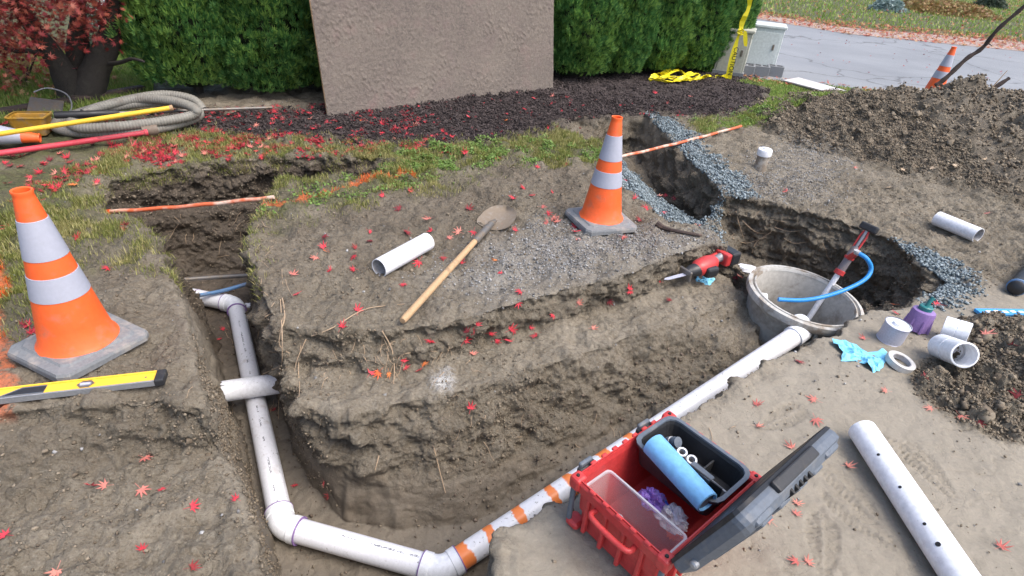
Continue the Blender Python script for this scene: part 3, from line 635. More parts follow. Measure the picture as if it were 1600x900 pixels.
# ------------------------------------------------------------------ pipes
PR = .0525
def pipe_between(a, b, r=PR, wall=.004, n=32, over=0.0):
    """hollow pipe in its own frame, z along it"""
    L = (Vector(b) - Vector(a)).length + over
    return lathe([(r, 0), (r, L), (r - wall, L), (r - wall, 0), (r, 0)], n), L
def place_axis(o, a, b, upref=(0, 0, 1)):
    a, b = Vector(a), Vector(b); m = basis(b - a, Vector(upref).cross(b - a)); o.matrix_world = Matrix.Translation(a) @ m
def pvc_piece(name, a, b, label, r=PR, mat='pvc', holes=()):
    g, L = pipe_between(a, b, r)
    t = thing(name, label, 'pipe'); place_axis(t, a, b)
    part('pipe_wall', g, MAT[mat], t, True)
    part('pipe_bore', lathe([(r - .0045, .002), (r - .0045, L - .002)], 32), MAT['pvc_in'], t, True)
    inv = t.matrix_world.inverted()
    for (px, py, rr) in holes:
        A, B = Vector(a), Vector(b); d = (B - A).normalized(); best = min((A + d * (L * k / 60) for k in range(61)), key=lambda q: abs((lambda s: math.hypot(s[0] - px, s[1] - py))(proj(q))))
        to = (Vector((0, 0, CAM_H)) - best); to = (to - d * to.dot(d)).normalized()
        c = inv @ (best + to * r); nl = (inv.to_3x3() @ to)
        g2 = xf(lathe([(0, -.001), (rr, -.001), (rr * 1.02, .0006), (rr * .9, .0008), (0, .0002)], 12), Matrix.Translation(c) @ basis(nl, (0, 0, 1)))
        part('drain_hole_disc', g2, MAT['print'], t, True)  # raised black disc, stands in for the dark of an open hole
    return t
def proj(p):
    Y, Z = p.y, p.z - CAM_H; d = Cc * Y - S * Z; u = p.x * CAM_F / d; v = -(S * Y + Cc * Z) * CAM_F / d
    return 800 + u * RC - v * RS, 450 + u * RS + v * RC
def zr(px, py): return hit(px, py)[0].z

drain = thing('drain_pipe', 'long white drain pipe run with glued elbows laid in the bottom of the trench', 'pipe')
PH = .06
Q = [P(285, 459, -.66), P(368, 476, -.66), P(441, 822, -.655), P(690, 892, -.655)]
E1 = Vector((1.735, 2.70, 0)); 
for _z in [i / 100 for i in range(-45, 0)]:
    q = P(1244, 523, _z)
    if math.hypot(q.x - 1.715, q.y - 3.01) > .325 and q.y < 3.0:
        Q_end = q; break
Q.append(Q_end)
def elbow(c, a, b, leg=.085):
    d1 = (Vector(a) - Vector(c)).normalized(); d2 = (Vector(b) - Vector(c)).normalized()
    p1, p2 = Vector(c) + d1 * leg, Vector(c) + d2 * leg
    pts, rad = [], []
    for i in range(4): pts.append(p1 - d1 * .035 * i / 3); rad.append(.0605)
    s1, s2 = p1 - d1 * .037, p2 - d2 * .037
    for i in range(13):
        t = i / 12; pts.append(s1 * (1 - t) ** 2 + Vector(c) * 2 * t * (1 - t) + s2 * t * t); rad.append(.057)
    for i in range(4): pts.append(p2 - d2 * .035 * (3 - i) / 3); rad.append(.0605)
    part('elbow', tube(pts, rad, 32), MAT['pvc_clean'], drain, True)
    for p, d in ((p1, d1), (p2, d2)):
        g = xf(lathe([(.0535, -.001), (.0622, -.001), (.0615, .0035), (.0535, .0035)], 32), Matrix.Translation(p) @ basis(d)); part('primer_ring', g, MAT['purple'], drain, True)
    return p1, p2
c1 = elbow(Q[1], Q[0], Q[2]); c2 = elbow(Q[2], Q[1], Q[3]); c3 = elbow(Q[3], Q[2], Q[4])
def section(a, b, mat, nm='pipe_section'):
    L = (Vector(b) - Vector(a)).length; o = part(nm, lathe([(PR, 0), (PR, L)], 36), mat, drain, True); place_axis(o, a, b); return o
section(Q[0], c1[0], MAT['pvc_print']); section(c1[1], c2[0], MAT['pvc_print']); section(c2[1], c3[0], MAT['pvc_print']); section(c3[1], Q[4], MAT['pvc_orange'])
for a, b, t in ((Q[0], c1[0], .35),):
    m = Vector(a).lerp(Vector(b), t); part('primer_ring', xf(lathe([(.0528, 0), (.0545, 0), (.0545, .005), (.0528, .005)], 32), Matrix.Translation(m) @ basis(Vector(b) - Vector(a))), MAT['purple'], drain, True)
# bent fitting that enters the basin
dq = (Q[4] - Q[3]).normalized(); bc = Vector((1.715, 3.01, Q[4].z + .01))
e0 = Q[4] - dq * .03; e1 = Q[4] + dq * .04; e2 = e1 + (bc - e1).normalized() * .09
part('elbow', tube([e0, e0 + dq * .03, e1, (e1 + e2) / 2 + Vector((0, 0, .004)), e2], [.060, .060, .060, .058, .058], 30), MAT['pvc_clean'], drain, True)
# broken old pipe lying across the trench
a, b = P(340, 613, -.545), P(462, 595, -.545)
g = lathe([(PR * 1.08, i * (b - a).length / 14) for i in range(15)], 40); gv = []
for i, v in enumerate(g[0]):
    ring, k = divmod(i, 40); z = v[2]
    if ring == 0: z += .03 * abs(math.sin(k * 1.7)) + .02 * (k % 3 == 0)
    if ring == 14: z -= .018 * abs(math.sin(k * 2.3))
    gv.append((v[0], v[1], z))
g = (gv, g[1][:40 * 14])
bp = thing('broken_pipe', 'short old white pipe with broken ends lying across the trench pipe', 'pipe'); place_axis(bp, a, b); part('pipe_wall', g, MAT['pvc'], bp, True); part('pipe_bore', lathe([(.05, .03), (.05, (b - a).length - .02)], 28), MAT['pvc_in'], bp, True)

def gpt(px, py, r):
    h = hit(px, py)[0]; return P(px, py, h.z + r)
pvc_piece('pipe_offcut', gpt(592, 419, PR), gpt(668, 377, PR), 'white pipe offcut lying on the mound between the two standing cones')
pvc_piece('pipe_offcut', gpt(1464, 341, PR), gpt(1529, 368, PR), 'white pipe offcut lying alone at the foot of the large soil heap')
A_, B_ = P(1347, 672, PR), P(1512, 920, PR); d_ = (B_ - A_).normalized()
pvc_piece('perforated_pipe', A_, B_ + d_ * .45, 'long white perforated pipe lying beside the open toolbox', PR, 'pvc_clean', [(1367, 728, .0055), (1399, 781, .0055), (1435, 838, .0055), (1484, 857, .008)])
for a, b, lab in (((1473, 511), (1514, 523), 'upper of the two white pipe couplings beside the paint cans'), ((1470, 541), (1508, 555), 'lower of the two white pipe couplings beside the paint cans')):
    A, B = gpt(*a, .058), gpt(*b, .058); L = (B - A).length; t = thing('pipe_coupling', lab, 'pipe fitting', group='loose pipe couplings'); place_axis(t, A, B)
    part('coupling_wall', lathe([(.056, 0), (.060, .002), (.060, L * .47), (.058, L * .48), (.058, L * .52), (.060, L * .53), (.060, L - .002), (.056, L), (.053, L), (.053, 0), (.056, 0)], 36), MAT['pvc_clean'], t, True)
    part('inner_stop', lathe([(.0528, L * .47), (.049, L * .47), (.049, L * .53), (.0528, L * .53)], 36), MAT['pvc_in'], t, True)
# small pipes in the far end of the trench
t = tag(part('water_pipe', tube(smoothpath([P(296, 464, -.585), P(345, 455, -.58), P(398, 440, -.56)], 4), .013, 12), MAT['blue_dark'], None, True), 'thin blue water pipe crossing above the drain elbow in the left trench', 'pipe')
t = tag(part('old_pipe', tube(smoothpath([P(284, 437, -.52), P(340, 433, -.53), P(392, 430, -.52)], 4), .014, 12), MAT['steel'], None, True), 'dark muddy pipe crossing the far end of the left trench', 'pipe')
for (x, y, zz) in ((387, 478, -.6),):
    q = P(x, y, zz); t = thing('pipe_clamp', 'small white clamp beside the drain elbow in the left trench', 'pipe fitting', q)
    part('clamp_body', xf(lathe([(.012, 0), (.017, .002), (.017, .03), (.012, .034)], 14), Ry(1.2)), MAT['pvc'], t, True); part('clamp_tab', box(.05, .016, .006, (.01, 0, .016), .002), MAT['pvc'], t)
# sprayed rods
def rod(name, a, b, r, lab, mat='rod', sag=.01):
    A, B = Vector(a), Vector(b); pts = [A.lerp(B, i / 12) + Vector((0, 0, -sag * math.sin(math.pi * i / 12) + .003 * math.sin(i * 2.1))) for i in range(13)]
    t = thing(name, lab, 'rod', A); part('rod_shaft', ([tuple(Vector(v) - A) for v in tube(pts, r, 12)[0]], tube(pts, r, 12)[1]), MAT[mat], t, True)
    e = [tuple(Vector(v) - A) for v in tube([pts[0] - (B - A).normalized() * .03, pts[0] + (B - A).normalized() * .02], r * 1.25, 12)[0]]
    part('rod_end', (e, tube([A, B], r, 12)[1]), MAT['orange'], t, True); return t
rod('fibreglass_rod', gpt(168, 331, .02), gpt(428, 308, .02), .0135, 'pale orange rod bridging the far pit of the left trench')
rod('fibreglass_rod', P(965, 246, .035), P(1158, 197, .035), .0135, 'orange rod bridging the right trench behind the middle cone')
# clean-out riser
q = hit(1187, 264)[0]; t = thing('cleanout_riser', 'short muddy pipe stub with white cap standing right of the gravel trench', 'pipe', q, rot=(.05, -.03, 0))
part('riser_pipe', lathe([(.052, -.05), (.052, .14)], 28), simple('muddy_pvc', (.45, .42, .38), .6, .75, 16, speck=.5), t, True)
part('cap', lathe([(.052, .13), (.062, .132), (.063, .175), (.058, .186), (.02, .188), (.02, .196), (0, .196)], 28), MAT['pvc'], t, True)

# ------------------------------------------------------------------ cones
def cone(x, y, z, rz, label, rot=None):
    t = thing('traffic_cone', label, 'traffic cone', (x, y, z), rz, 'orange and white traffic cones', rot)
    c = .192; k = .03; poly = []
    for sx, sy in ((1, 1), (-1, 1), (-1, -1), (1, -1)):
        p, q_ = (sx * c, sy * (c - k)), (sx * (c - k), sy * c)
        poly += [p, q_] if sx * sy > 0 else [q_, p]
    V, F = [], []
    rings = [(1, 0), (1.0, .022), (.975, .034), (.80, .040), (.76, .048)]
    for sc, zz in rings: V += [(px * sc, py * sc, zz) for px, py in poly]
    n = len(poly)
    for j in range(len(rings) - 1):
        for i in range(n): F.append([j * n + i, j * n + (i + 1) % n, (j + 1) * n + (i + 1) % n, (j + 1) * n + i])
    F += [list(range(n))[::-1], [(len(rings) - 1) * n + i for i in range(n)]]
    V = [(vx, vy, vz + (.010 * math.sin(vx * 9 + 1) * math.sin(vy * 11) if vz > 0 else 0)) for vx, vy, vz in V]
    part('base', (V, F), MAT['rubber'], t)
    R = lambda zz: .137 - (zz - .045) * (.137 - .030) / (.711 - .045)
    prof = [(.150, .044), (.146, .052), (R(.062), .064)] + [(R(zz), zz) for zz in (.15, .28, .41, .55, .68)] + [(.033, .695), (.036, .706), (.034, .711), (.027, .709), (.025, .68), (R(.28) - .006, .28), (.12, .05)]
    part('cone_body', lathe(prof, 40), MAT['orange'], t, True)
    for z0, z1 in ((.275, .375), (.445, .60)):
        part('reflective_collar', lathe([(R(z0) + .0005, z0), (R(z0) + .0025, z0 + .001), (R(z1) + .0025, z1 - .001), (R(z1) + .0005, z1)], 40), MAT['cone_white'], t, True)
    return t
def cone_at(px, py, rz, label, tilt=(0, 0), lift=0.0):
    h = P(px, py, 0.0 if lift < 0 else zr(px, py)); z = max(gz(h.x + dx, h.y + dy) for dx in (-.12, 0, .12) for dy in (-.12, 0, .12))
    h = P(px, py, z); return cone(h.x, h.y, z - .012 + lift, rz, label, (tilt[0], tilt[1], rz))
cone_at(126, 537, math.radians(67), 'orange traffic cone on grey square base standing behind the yellow level', (0, .01))
cone_at(938, 344, math.radians(22), 'orange traffic cone standing in the middle of the mound', (0, 0))
cone_at(1455, 150, math.radians(30), 'distant orange traffic cone half hidden behind the large soil heap', (.02, .02), -.001)
h = hit(66, 224)[0]
d = (P(0, 226) - P(66, 223)); az = math.atan2(-d.y, -d.x)
m = Matrix.Translation((h.x, h.y, h.z + .04)) @ Rz(az) @ Ry(math.radians(90 + 9)) @ T(0, 0, -.711)
t = cone(0, 0, 0, 0, 'fallen orange and white cone lying at the left edge under the yellow pole'); t.matrix_world = m

# ------------------------------------------------------------------ hand tools on the ground
a = gpt(632, 498, .025); b = gpt(765, 352, .045); dr = (b - a); L = dr.length
sv = thing('shovel', 'round point shovel with wooden handle lying on the mound', 'shovel'); sv.matrix_world = Matrix.Translation(a) @ basis(dr, (0, 0, 1))
# local: z along handle, x up, y sideways
part('handle', tube([(0, 0, -.02), (.0, 0, .0), (.001, 0, L * .35), (0, 0, L * .7), (0, 0, L * .86)], [.015, .0185, .019, .0185, .018], 16), MAT['wood'], sv, True)
part('socket', tube([(0, 0, L * .78), (0, 0, L * .93), (0, 0, L + .02), (-.012, 0, L + .10)], [.022, .023, .021, .012], 16), MAT['steel'], sv, True)
V, F = [], []; nu, nv = 12, 12
for i in range(nu + 1):
    s = i / nu; hw = .112 * (1 - max(0, (s - .45) / .55) ** 2.2) ** .5 * (.85 + .15 * min(1, s * 6)) + .002
    for j in range(nv + 1):
        q_ = -1 + 2 * j / nv; V.append((-.005 - .028 * (1 - q_ * q_) + .02 * s * s - .006, q_ * hw, L + .02 + s * .29))
n0 = len(V); V += [(x - .002, y, z) for x, y, z in V]
for i in range(nu):
    for j in range(nv):
        f = [i * (nv + 1) + j, i * (nv + 1) + j + 1, (i + 1) * (nv + 1) + j + 1, (i + 1) * (nv + 1) + j]; F += [f, [k + n0 for k in f[::-1]]]
part('blade', (V, F), simple('muddy_blade', (.22, .19, .16), .7, .8, 26, metal=.1, dcol=(.2, .16, .12)), sv, True)
# spirit level
a = P(-95, 634, .012); b = P(258, 593, .012); b.z = a.z = max(gz(-1.45, 1.72), gz(-1.7, 1.66), gz(-1.58, 1.69), gz(-1.52, 1.70), gz(-1.64, 1.67)) + .006; d = b - a; L = d.length; lv = thing('spirit_level', 'yellow spirit level with black end caps lying in front of the left cone', 'level', a, math.atan2(d.y, d.x))
part('beam_web', box(L - .03, .052, .020, ((L - .03) / 2, .004, .012), .001), MAT['yellow'], lv)
for yy in (-.028, .032): part('beam_edge', box(L - .03, .007, .028, ((L - .03) / 2, yy + .002, .013), .0015), MAT['alu' if yy < 0 else 'yellow'], lv)
part('end_cap', box(.036, .072, .032, (L - .014, .004, .013), .006, 2), MAT['black'], lv); part('end_cap', box(.036, .072, .032, (.0, .004, .013), .006, 2), MAT['black'], lv)
hx = L - .14 - .145 * 2.0
sp = (P(10, 612, a.z) - a).length; ep = (P(80, 600, a.z) - a).length
poly = [(sp, -.016), (ep, -.016), (ep, .024), (sp + .06, .024)]
g = part('hand_slot', prism(poly, .018, .0232), MAT['black'], lv); part('slot_frame', tube([(x, y, .0235) for x, y in poly + poly[:1]], .0022, 6), MAT['greyblue'], g)
vx = (P(141, 597, a.z) - a).length
part('vial_window', xf(lathe([(.0, .0225), (.026, .0225), (.028, .0245), (.022, .0245), (.022, .023)], 6), T(vx, .004, 0) @ Matrix.Scale(1.1, 4, (1, 0, 0)) @ Matrix.Scale(.82, 4, (0, 1, 0))), MAT['steel'], lv)
part('vial', tube([(vx - .018, .004, .024), (vx + .018, .004, .024)], .0065, 12), MAT['can'], lv, True)
vx2 = L - .045; part('rivet', xf(lathe([(0, .0225), (.004, .0225), (.003, .0240), (0, .0242)], 10), T(vx2 - .02, .004, 0)), MAT['steel'], lv)
# stick / old root piece on the mound
pts = [gpt(1026, 349, .018), gpt(1040, 357, .014), gpt(1062, 362, .012), gpt(1096, 368, .010)]
t = tag(part('broken_stake', tube(smoothpath(pts, 3), [.022, .021, .018, .015, .013, .012, .012, .011, .010, .009], 7), MAT['stick'], None, True), 'dark bent piece of wood lying right of the middle cone', 'wood')
# reciprocating saw
a = P(1036, 441, -.11); b = P(1150, 408, -.09); d = b - a; L = d.length; az = math.atan2(d.y, d.x)
saw = thing('reciprocating_saw', 'red and black cordless saw lying on the shelf of the mound', 'power saw', (a.x, a.y, min(a.z, b.z) - .02), az); K = L / .46
def sp_(g): return xf(g, Matrix.Scale(K, 4))
part('saw_blade', sp_(xf(prism([(0, -.004), (.02, -.012), (.17, -.014), (.17, .010), (.01, .006)], -.0012, .0012), T(0, 0, .03))), MAT['can'], saw)
part('shoe', sp_(box(.012, .075, .05, (.13, 0, .03), .004)), MAT['steel'], saw)
part('nose', sp_(tube([(.13, 0, .035), (.16, 0, .037), (.21, 0, .040)], [.018, .028, .034], 16)), MAT['black'], saw, True)
part('body', sp_(tube([(.19, 0, .040), (.21, .002, .043), (.27, .008, .046), (.31, .016, .046), (.33, .02, .045)], [.030, .040, .044, .036, .024], 16)), MAT['red'], saw, True)
part('motor_vent', sp_(box(.07, .05, .05, (.255, -.030, .034), .012, 2)), MAT['black'], saw)
part('handle', sp_(tube([(.31, .014, .046), (.34, .028, .045), (.375, .038, .044), (.40, .04, .044)], [.024, .020, .019, .026], 12)), MAT['alu'], saw, True)
part('handle_grip', sp_(tube([(.315, .040, .048), (.35, .060, .046), (.39, .064, .046)], [.012, .010, .014], 10)), MAT['red'], saw, True)
part('battery_shoe', sp_(box(.035, .085, .062, (.405, .038, .042), .008, 2)), MAT['red'], saw)
part('battery', sp_(box(.06, .095, .066, (.448, .038, .044), .010, 2)), MAT['black'], saw)

# ------------------------------------------------------------------ crumpled rags
def rag(name, px, py, size, label, pts=None, seed=0, cat='rag'):
    h = hit(px, py)[0]; n = 26; V, F = [], []
    star = pts or [(-.5, .42), (-.18, .5), (.12, .12), (.55, .22), (.42, -.08), (.1, -.45), (-.06, -.52), (-.2, -.22), (-.6, -.28), (-.42, .05)]
    rim = []
    for i in range(len(star)):
        p, q_ = Vector(star[i] + (0,)), Vector(star[(i + 1) % len(star)] + (0,))
        for k in range(4): rim.append(p.lerp(q_, k / 4))
    m = len(rim); V.append((0, 0, .018))
    for ring in range(1, 9):
        s = ring / 8
        for i, p in enumerate(rim):
            x, y = p.x * s * size, p.y * s * size
            z = .012 + .022 * float(perlin(np.array([x * 26]), np.array([y * 26]), seed=80 + seed)[0]) + .014 * abs(float(perlin(np.array([x * 55]), np.array([y * 55]), seed=81 + seed)[0]))
            V.append((x + .004 * math.sin(i * 3 + ring), y + .004 * math.cos(i * 2.2), max(.002, z)))
    for i in range(m): F.append([0, 1 + i, 1 + (i + 1) % m])
    for r in range(7):
        for i in range(m): F.append([1 + r * m + i, 1 + (r + 1) * m + i, 1 + (r + 1) * m + (i + 1) % m, 1 + r * m + (i + 1) % m])
    o = part(name, (V, F), MAT['cyan_rag'], None, False, (h.x, h.y, h.z)); md = o.modifiers.new('thickness', 'SOLIDIFY'); md.thickness = .0015
    return tag(o, label, cat)
rag('paper_rag', 1349, 558, .24, 'light blue crumpled rag spread on the mud in front of the grey can')
rag('paper_rag', 1101, 441, .13, 'small light blue rag tucked under the saw', seed=3)

# ------------------------------------------------------------------ cans, tape, ruler
h = hit(1390, 535)[0]; t = thing('cement_can', 'small pale grey can with lid standing behind the blue rag', 'can', P(1389, 531, h.z), 0, rot=(.05, .04, 0))
part('can_body', lathe([(.058, 0), (.061, .002), (.061, .004), (.059, .006), (.059, .098), (.062, .100), (.062, .104), (.058, .106)], 36), MAT['can'], t, True)
part('lid', lathe([(.058, .101), (.052, .101), (.050, .098), (.028, .098), (.026, .108), (.024, .112), (0, .113)], 36), MAT['pvc'], t, True)
part('label_band', lathe([(.0594, .012), (.0597, .013), (.0597, .09), (.0594, .091)], 12, .9, 1.6), MAT['pvc_in'], t, True)
h = hit(1430, 512)[0]; t = thing('primer_can', 'purple stained can with dark green brush cap beside the grey can', 'can', P(1429, 513, h.z), 0, rot=(-.05, .06, 0))
part('can_body', lathe([(.052, 0), (.056, .002), (.056, .10), (.053, .112), (.045, .116), (.0, .116)], 32, wob=.02), MAT['purple'], t, True)
part('cap', lathe([(.032, .114), (.033, .135), (.028, .139), (0, .139)], 24), MAT['teal'], t, True); part('brush_stem', tube([(0, 0, .135), (.006, .004, .165), (.018, .008, .185)], [.011, .010, .012], 12), MAT['teal'], t, True)
for k in range(7):
    an = k * .9; part('drip', tube([(.054 * math.cos(an), .054 * math.sin(an), .07), (.058 * math.cos(an), .058 * math.sin(an), .03), (.061 * math.cos(an), .061 * math.sin(an), .0)], [.006, .008, .007], 6), MAT['purple'], t, True)
h = hit(1404, 570)[0]; t = thing('tape_roll', 'roll of pale tape lying beside the blue rag', 'tape', P(1404, 569, h.z + .004), 0, rot=(.12, .16, 0))
part('tape_band', lathe([(.045, 0), (.064, 0), (.064, .028), (.045, .028), (.045, 0)], 40), MAT['tapegrey'], t, True); part('tape_core', lathe([(.0452, .001), (.041, .001), (.041, .027), (.0452, .027)], 36), MAT['pvc_in'], t, True)
a, b = gpt(1527, 489, .01), gpt(1720, 494, .01); d = b - a; t = thing('blue_ruler', 'blue and white marked straightedge at the right edge beside the couplings', 'ruler', a, math.atan2(d.y, d.x)); L = d.length
part('blade', box(L, .058, .018, (L / 2, 0, .004), .002), simple('ruler_blue', (.05, .32, .68), .35, .05), t)
for k in range(12): part('white_mark', box(.030, .020, .002, (.06 + k * .05, -.006 + .004 * (k % 2), .0142), 0), MAT['white'], t)
a, b = gpt(1586, 452, .045), gpt(1640, 395, .06); d = b - a
t = thing('tool_handle', 'black object cut off by the right edge of the photo', 'tool'); place_axis(t, a, b); L = d.length
part('grip', lathe([(0, 0), (.028, .004), (.044, .02), (.048, .06), (.044, .1), (.05, .16), (.046, L)], 20), MAT['black'], t, True); part('end_band', lathe([(.045, .03), (.052, .034), (.052, .046), (.046, .05)], 20), MAT['blue_dark'], t, True)

# ------------------------------------------------------------------ concrete basin, pump, hose
BC = Vector((1.715, 3.01, 0))
bs = thing('drain_basin', 'round pale concrete basin with orange marks at the end of the trench', 'basin', (BC.x, BC.y, -.56))
bs.rotation_euler = (.05, .07, 0)
part('outer_wall', lathe([(.24, 0), (.27, .02), (.285, .2), (.295, .40), (.315, .425), (.322, .44)], 56, wob=.004), MAT['concrete'], bs, True)
part('rim', lathe([(.318, .432), (.332, .440), (.336, .462), (.332, .482), (.312, .486), (.306, .470), (.300, .468), (.296, .484), (.288, .486), (.282, .470)], 56, wob=.003), simple('rim_plastic', (.46, .45, .42), .55, .45, 9, speck=.4), bs, True)
part('inner_wall', lathe([(.284, .47), (.268, .40), (.262, .2), (.25, .05), (.20, .035), (0, .03)], 56, wob=.004), MAT['basin_in'], bs, True)
op = simple('orange_spray', (.80, .20, .07), .6, .35, 30)
for a0, a1, r0, z0, z1 in ((-.25, .2, .3375, .445, .478), (-.02, .12, .298, .36, .45), (-1.15, -.98, .2995, .28, .40), (-.55, -.45, .337, .45, .47)):
    part('spray_mark', lathe([(r0, z0), (r0 - (.001 if z1 > .42 else -.001), z1)], 10, a0, a1), op, bs)
ang = math.atan2(Q[4].y - BC.y, Q[4].x - BC.x); ih = Vector((math.cos(ang) * .298, math.sin(ang) * .298, Q[4].z + .56 + .01))
part('inlet_collar', xf(lathe([(.060, -.02), (.078, -.02), (.080, .012), (.066, .016), (.060, .012)], 28), Matrix.Translation(ih) @ basis((math.cos(ang), math.sin(ang), .1))), MAT['concrete'], bs, True)
an2 = math.radians(168); part('outlet_stub', xf(lathe([(.05, -.03), (.055, -.03), (.055, .06), (.047, .06), (.047, -.03)], 24), Matrix.Translation((.25 * math.cos(an2), .25 * math.sin(an2), .36)) @ basis((-math.cos(an2), -math.sin(an2), .15))), MAT['pvc'], bs, True)
# pieces of the cut rim beside the basin
for i, (px, py, r, lab, mt) in enumerate(((1164, 424, .05, 'white broken lump of plaster lying left of the basin rim', 'pvc'), (1186, 432, .055, 'grey broken lump marked with orange spray left of the basin rim', 'concrete'), (1203, 462, .04, 'small pale fitting at the left rim of the basin', 'pvc'))):
    h = hit(px, py)[0]; g = lathe([(0, -.5 * r), (.8 * r, -.4 * r), (1.1 * r, .0), (.85 * r, .5 * r), (.3 * r, .62 * r), (0, .6 * r)], 9, wob=.14)
    t = thing('rubble_piece', lab, 'rubble', (h.x, h.y, h.z + .4 * r), i * 1.3); part('lump', xf(g, Matrix.Scale(1.4, 4, (1, 0, 0))), MAT[mt], t)
    if i == 1: part('spray_mark', xf(lathe([(0, .66 * r), (.3 * r, .66 * r), (.6 * r, .6 * r), (.62 * r, .58 * r)], 9), T(.01, 0, 0)), op, t)
# hand pump leaning in the basin
a = Vector((1.84, 3.08, -.50)); b = P(1362, 350, .30); d = b - a; L = d.length
pm = thing('hand_pump', 'white and red hand pump leaning in the basin with a blue hose', 'pump'); place_axis(pm, a, b)
part('pump_tube', lathe([(.017, 0), (.017, L * .62), (.014, L * .62), (.014, 0), (.017, 0)], 20), MAT['pvc'], pm, True)
part('barrel', lathe([(.017, L * .60), (.024, L * .61), (.024, L * .80), (.018, L * .82)], 20), simple('grey_pump_plastic', (.17, .15, .16), .4, .25, 20), pm, True)
for z0, z1, r in ((.595, .635, .030), (.72, .745, .029)): part('collar', lathe([(.02, L * z0), (r, L * z0 + .004), (r, L * z1 - .004), (.02, L * z1)], 20), MAT['red'], pm, True)
part('plunger_rod', tube([(0, 0, L * .78), (0, 0, L * .95)], .010, 12), MAT['alu'], pm, True)
part('yoke', join(tube([(-.016, 0, L * .76), (-.02, 0, L * .9), (-.012, 0, L * .95)], .006, 8), tube([(.016, 0, L * .76), (.02, 0, L * .9), (.012, 0, L * .95)], .006, 8)), MAT['red'], pm, True)
part('grip', box(.11, .034, .045, (0, 0, L * .97), .010, 2), MAT['black'], pm)
vq = pm.matrix_world.inverted() @ P(1340, 395, .17)
part('spout', tube([(0, 0, L * .73), vq], [.020, .016], 14), MAT['red'], pm, True)
hp = smoothpath([P(1338, 394, .175), P(1354, 404, .16), P(1361, 420, .10), P(1352, 436, .05), P(1325, 451, .0), P(1290, 463, -.035), P(1255, 469, -.055), P(1216, 468, -.06)], 6)
t = thing('water_hose', 'bright blue hose curving from the pump over the basin rim', 'hose', hp[0])
loc = [p - hp[0] for p in hp]; part('hose_tube', tube(loc, .0125, 14), MAT['blue_hose'], t, True); part('hose_clamp', tube([loc[0] - Vector((.0, 0, -.012)), loc[0], loc[2]], .017, 14), MAT['pvc_in'], t, True)

# ------------------------------------------------------------------ toolbox
BX = Matrix.Translation((.53, 1.239, gz(.53, 1.24) + .008)) @ Rz(math.radians(42))
def rr(hx, hy, z, r=.03, k=3):
    o = []
    for sx, sy, a0 in ((1, 1, 0), (-1, 1, 90), (-1, -1, 180), (1, -1, 270)):
        for i in range(k + 1):
            a = math.radians(a0 + 90 * i / k); o.append((sx * (hx - r) + r * math.cos(a), sy * (hy - r) + r * math.sin(a), z))
    return o
def rloft(rings, cap0=True, cap1=False, k=3):
    V, F = [], []; n = 4 * (k + 1)
    for q in rings: V += rr(*q[:3], r=q[3], k=k)
    for j in range(len(rings) - 1):
        for i in range(n): F.append([j * n + i, j * n + (i + 1) % n, (j + 1) * n + (i + 1) % n, (j + 1) * n + i])
    if cap0: F.append(list(range(n))[::-1])
    if cap1: F.append([(len(rings) - 1) * n + i for i in range(n)])
    return V, F
tb = thing('toolbox', 'red plastic toolbox standing open on the trench bank with its dark lid folded back', 'toolbox'); tb.matrix_world = BX
body = rloft([(.195, .135, .0, .02), (.21, .15, .012, .025), (.214, .154, .09, .03), (.222, .162, .094, .03), (.226, .166, .17, .03), (.236, .176, .178, .03), (.240, .180, .215, .03), (.236, .176, .222, .028), (.228, .168, .222, .025), (.222, .162, .205, .025), (.208, .148, .10, .02), (.19, .13, .012, .02)], True, True)
part('box_shell', body, MAT['red'], tb)
part('rim_channel', rloft([(.232, .172, .2225, .028), (.2335, .1735, .228, .028), (.230, .170, .228, .026), (.229, .169, .2225, .026)], False), MAT['red'], tb)
ribs = []
for x in (-.15, -.10, .05, .10, .15):
    part('wall_rib', box(.012, .020, .15, (x, .166, .10), .003), MAT['red'], tb); part('wall_rib', box(.012, .020, .15, (x, -.166, .10), .003), MAT['red'], tb)
for y in (-.10, -.03, .04, .11): part('wall_rib', box(.018, .014, .155, (-.226, y, .10), .003), MAT['red'], tb)
for y in (-.1, .0, .1): part('wall_rib', box(.018, .014, .155, (.226, y, .10), .003), MAT['red'], tb)
for sx, sy in ((-1, 1), (-1, -1), (1, 1), (1, -1)):
    part('corner_foot', box(.05, .05, .03, (sx * .214, sy * .156, .018), .008), MAT['red'], tb); part('corner_post', box(.042, .042, .05, (sx * .226, sy * .166, .205), .010, 2), MAT['red'], tb)
    g = part('corner_bolt', xf(lathe([(0, .0), (.006, .0), (.005, .004), (0, .004)], 10), T(sx * .228, sy * .168, .2305)), MAT['print'], tb)
    part('corner_rod', tube([(sx * .232, sy * .170, .035), (sx * .234, sy * .172, .18)], .009, 10), MAT['greyblue'], tb, True)
for i in range(7): part('rim_cleat', box(.022, .012, .010, (-.15 + i * .05, .177, .2265), .003), MAT['red'], tb)
for i in range(5): part('rim_cleat', box(.012, .022, .010, (-.236, -.11 + i * .052, .2265), .003), MAT['red'], tb)
for i in range(5): part('rim_cleat', box(.012, .022, .010, (.236, -.11 + i * .052, .2265), .003), MAT['red'], tb)
for x in (-.165, .12): 
    g = part('latch', box(.07, .020, .055, (x, .190, .190), .005, 2), MAT['black'], tb); part('latch_tab', box(.055, .014, .02, (x, .196, .222), .004), MAT['greyblue'], g)
for x in (-.17, .17): part('hinge', xf(lathe([(.0, -.03), (.011, -.03), (.011, .03), (0, .03)], 12), T(x, -.186, .215) @ Ry(math.pi / 2)), MAT['red'], tb)
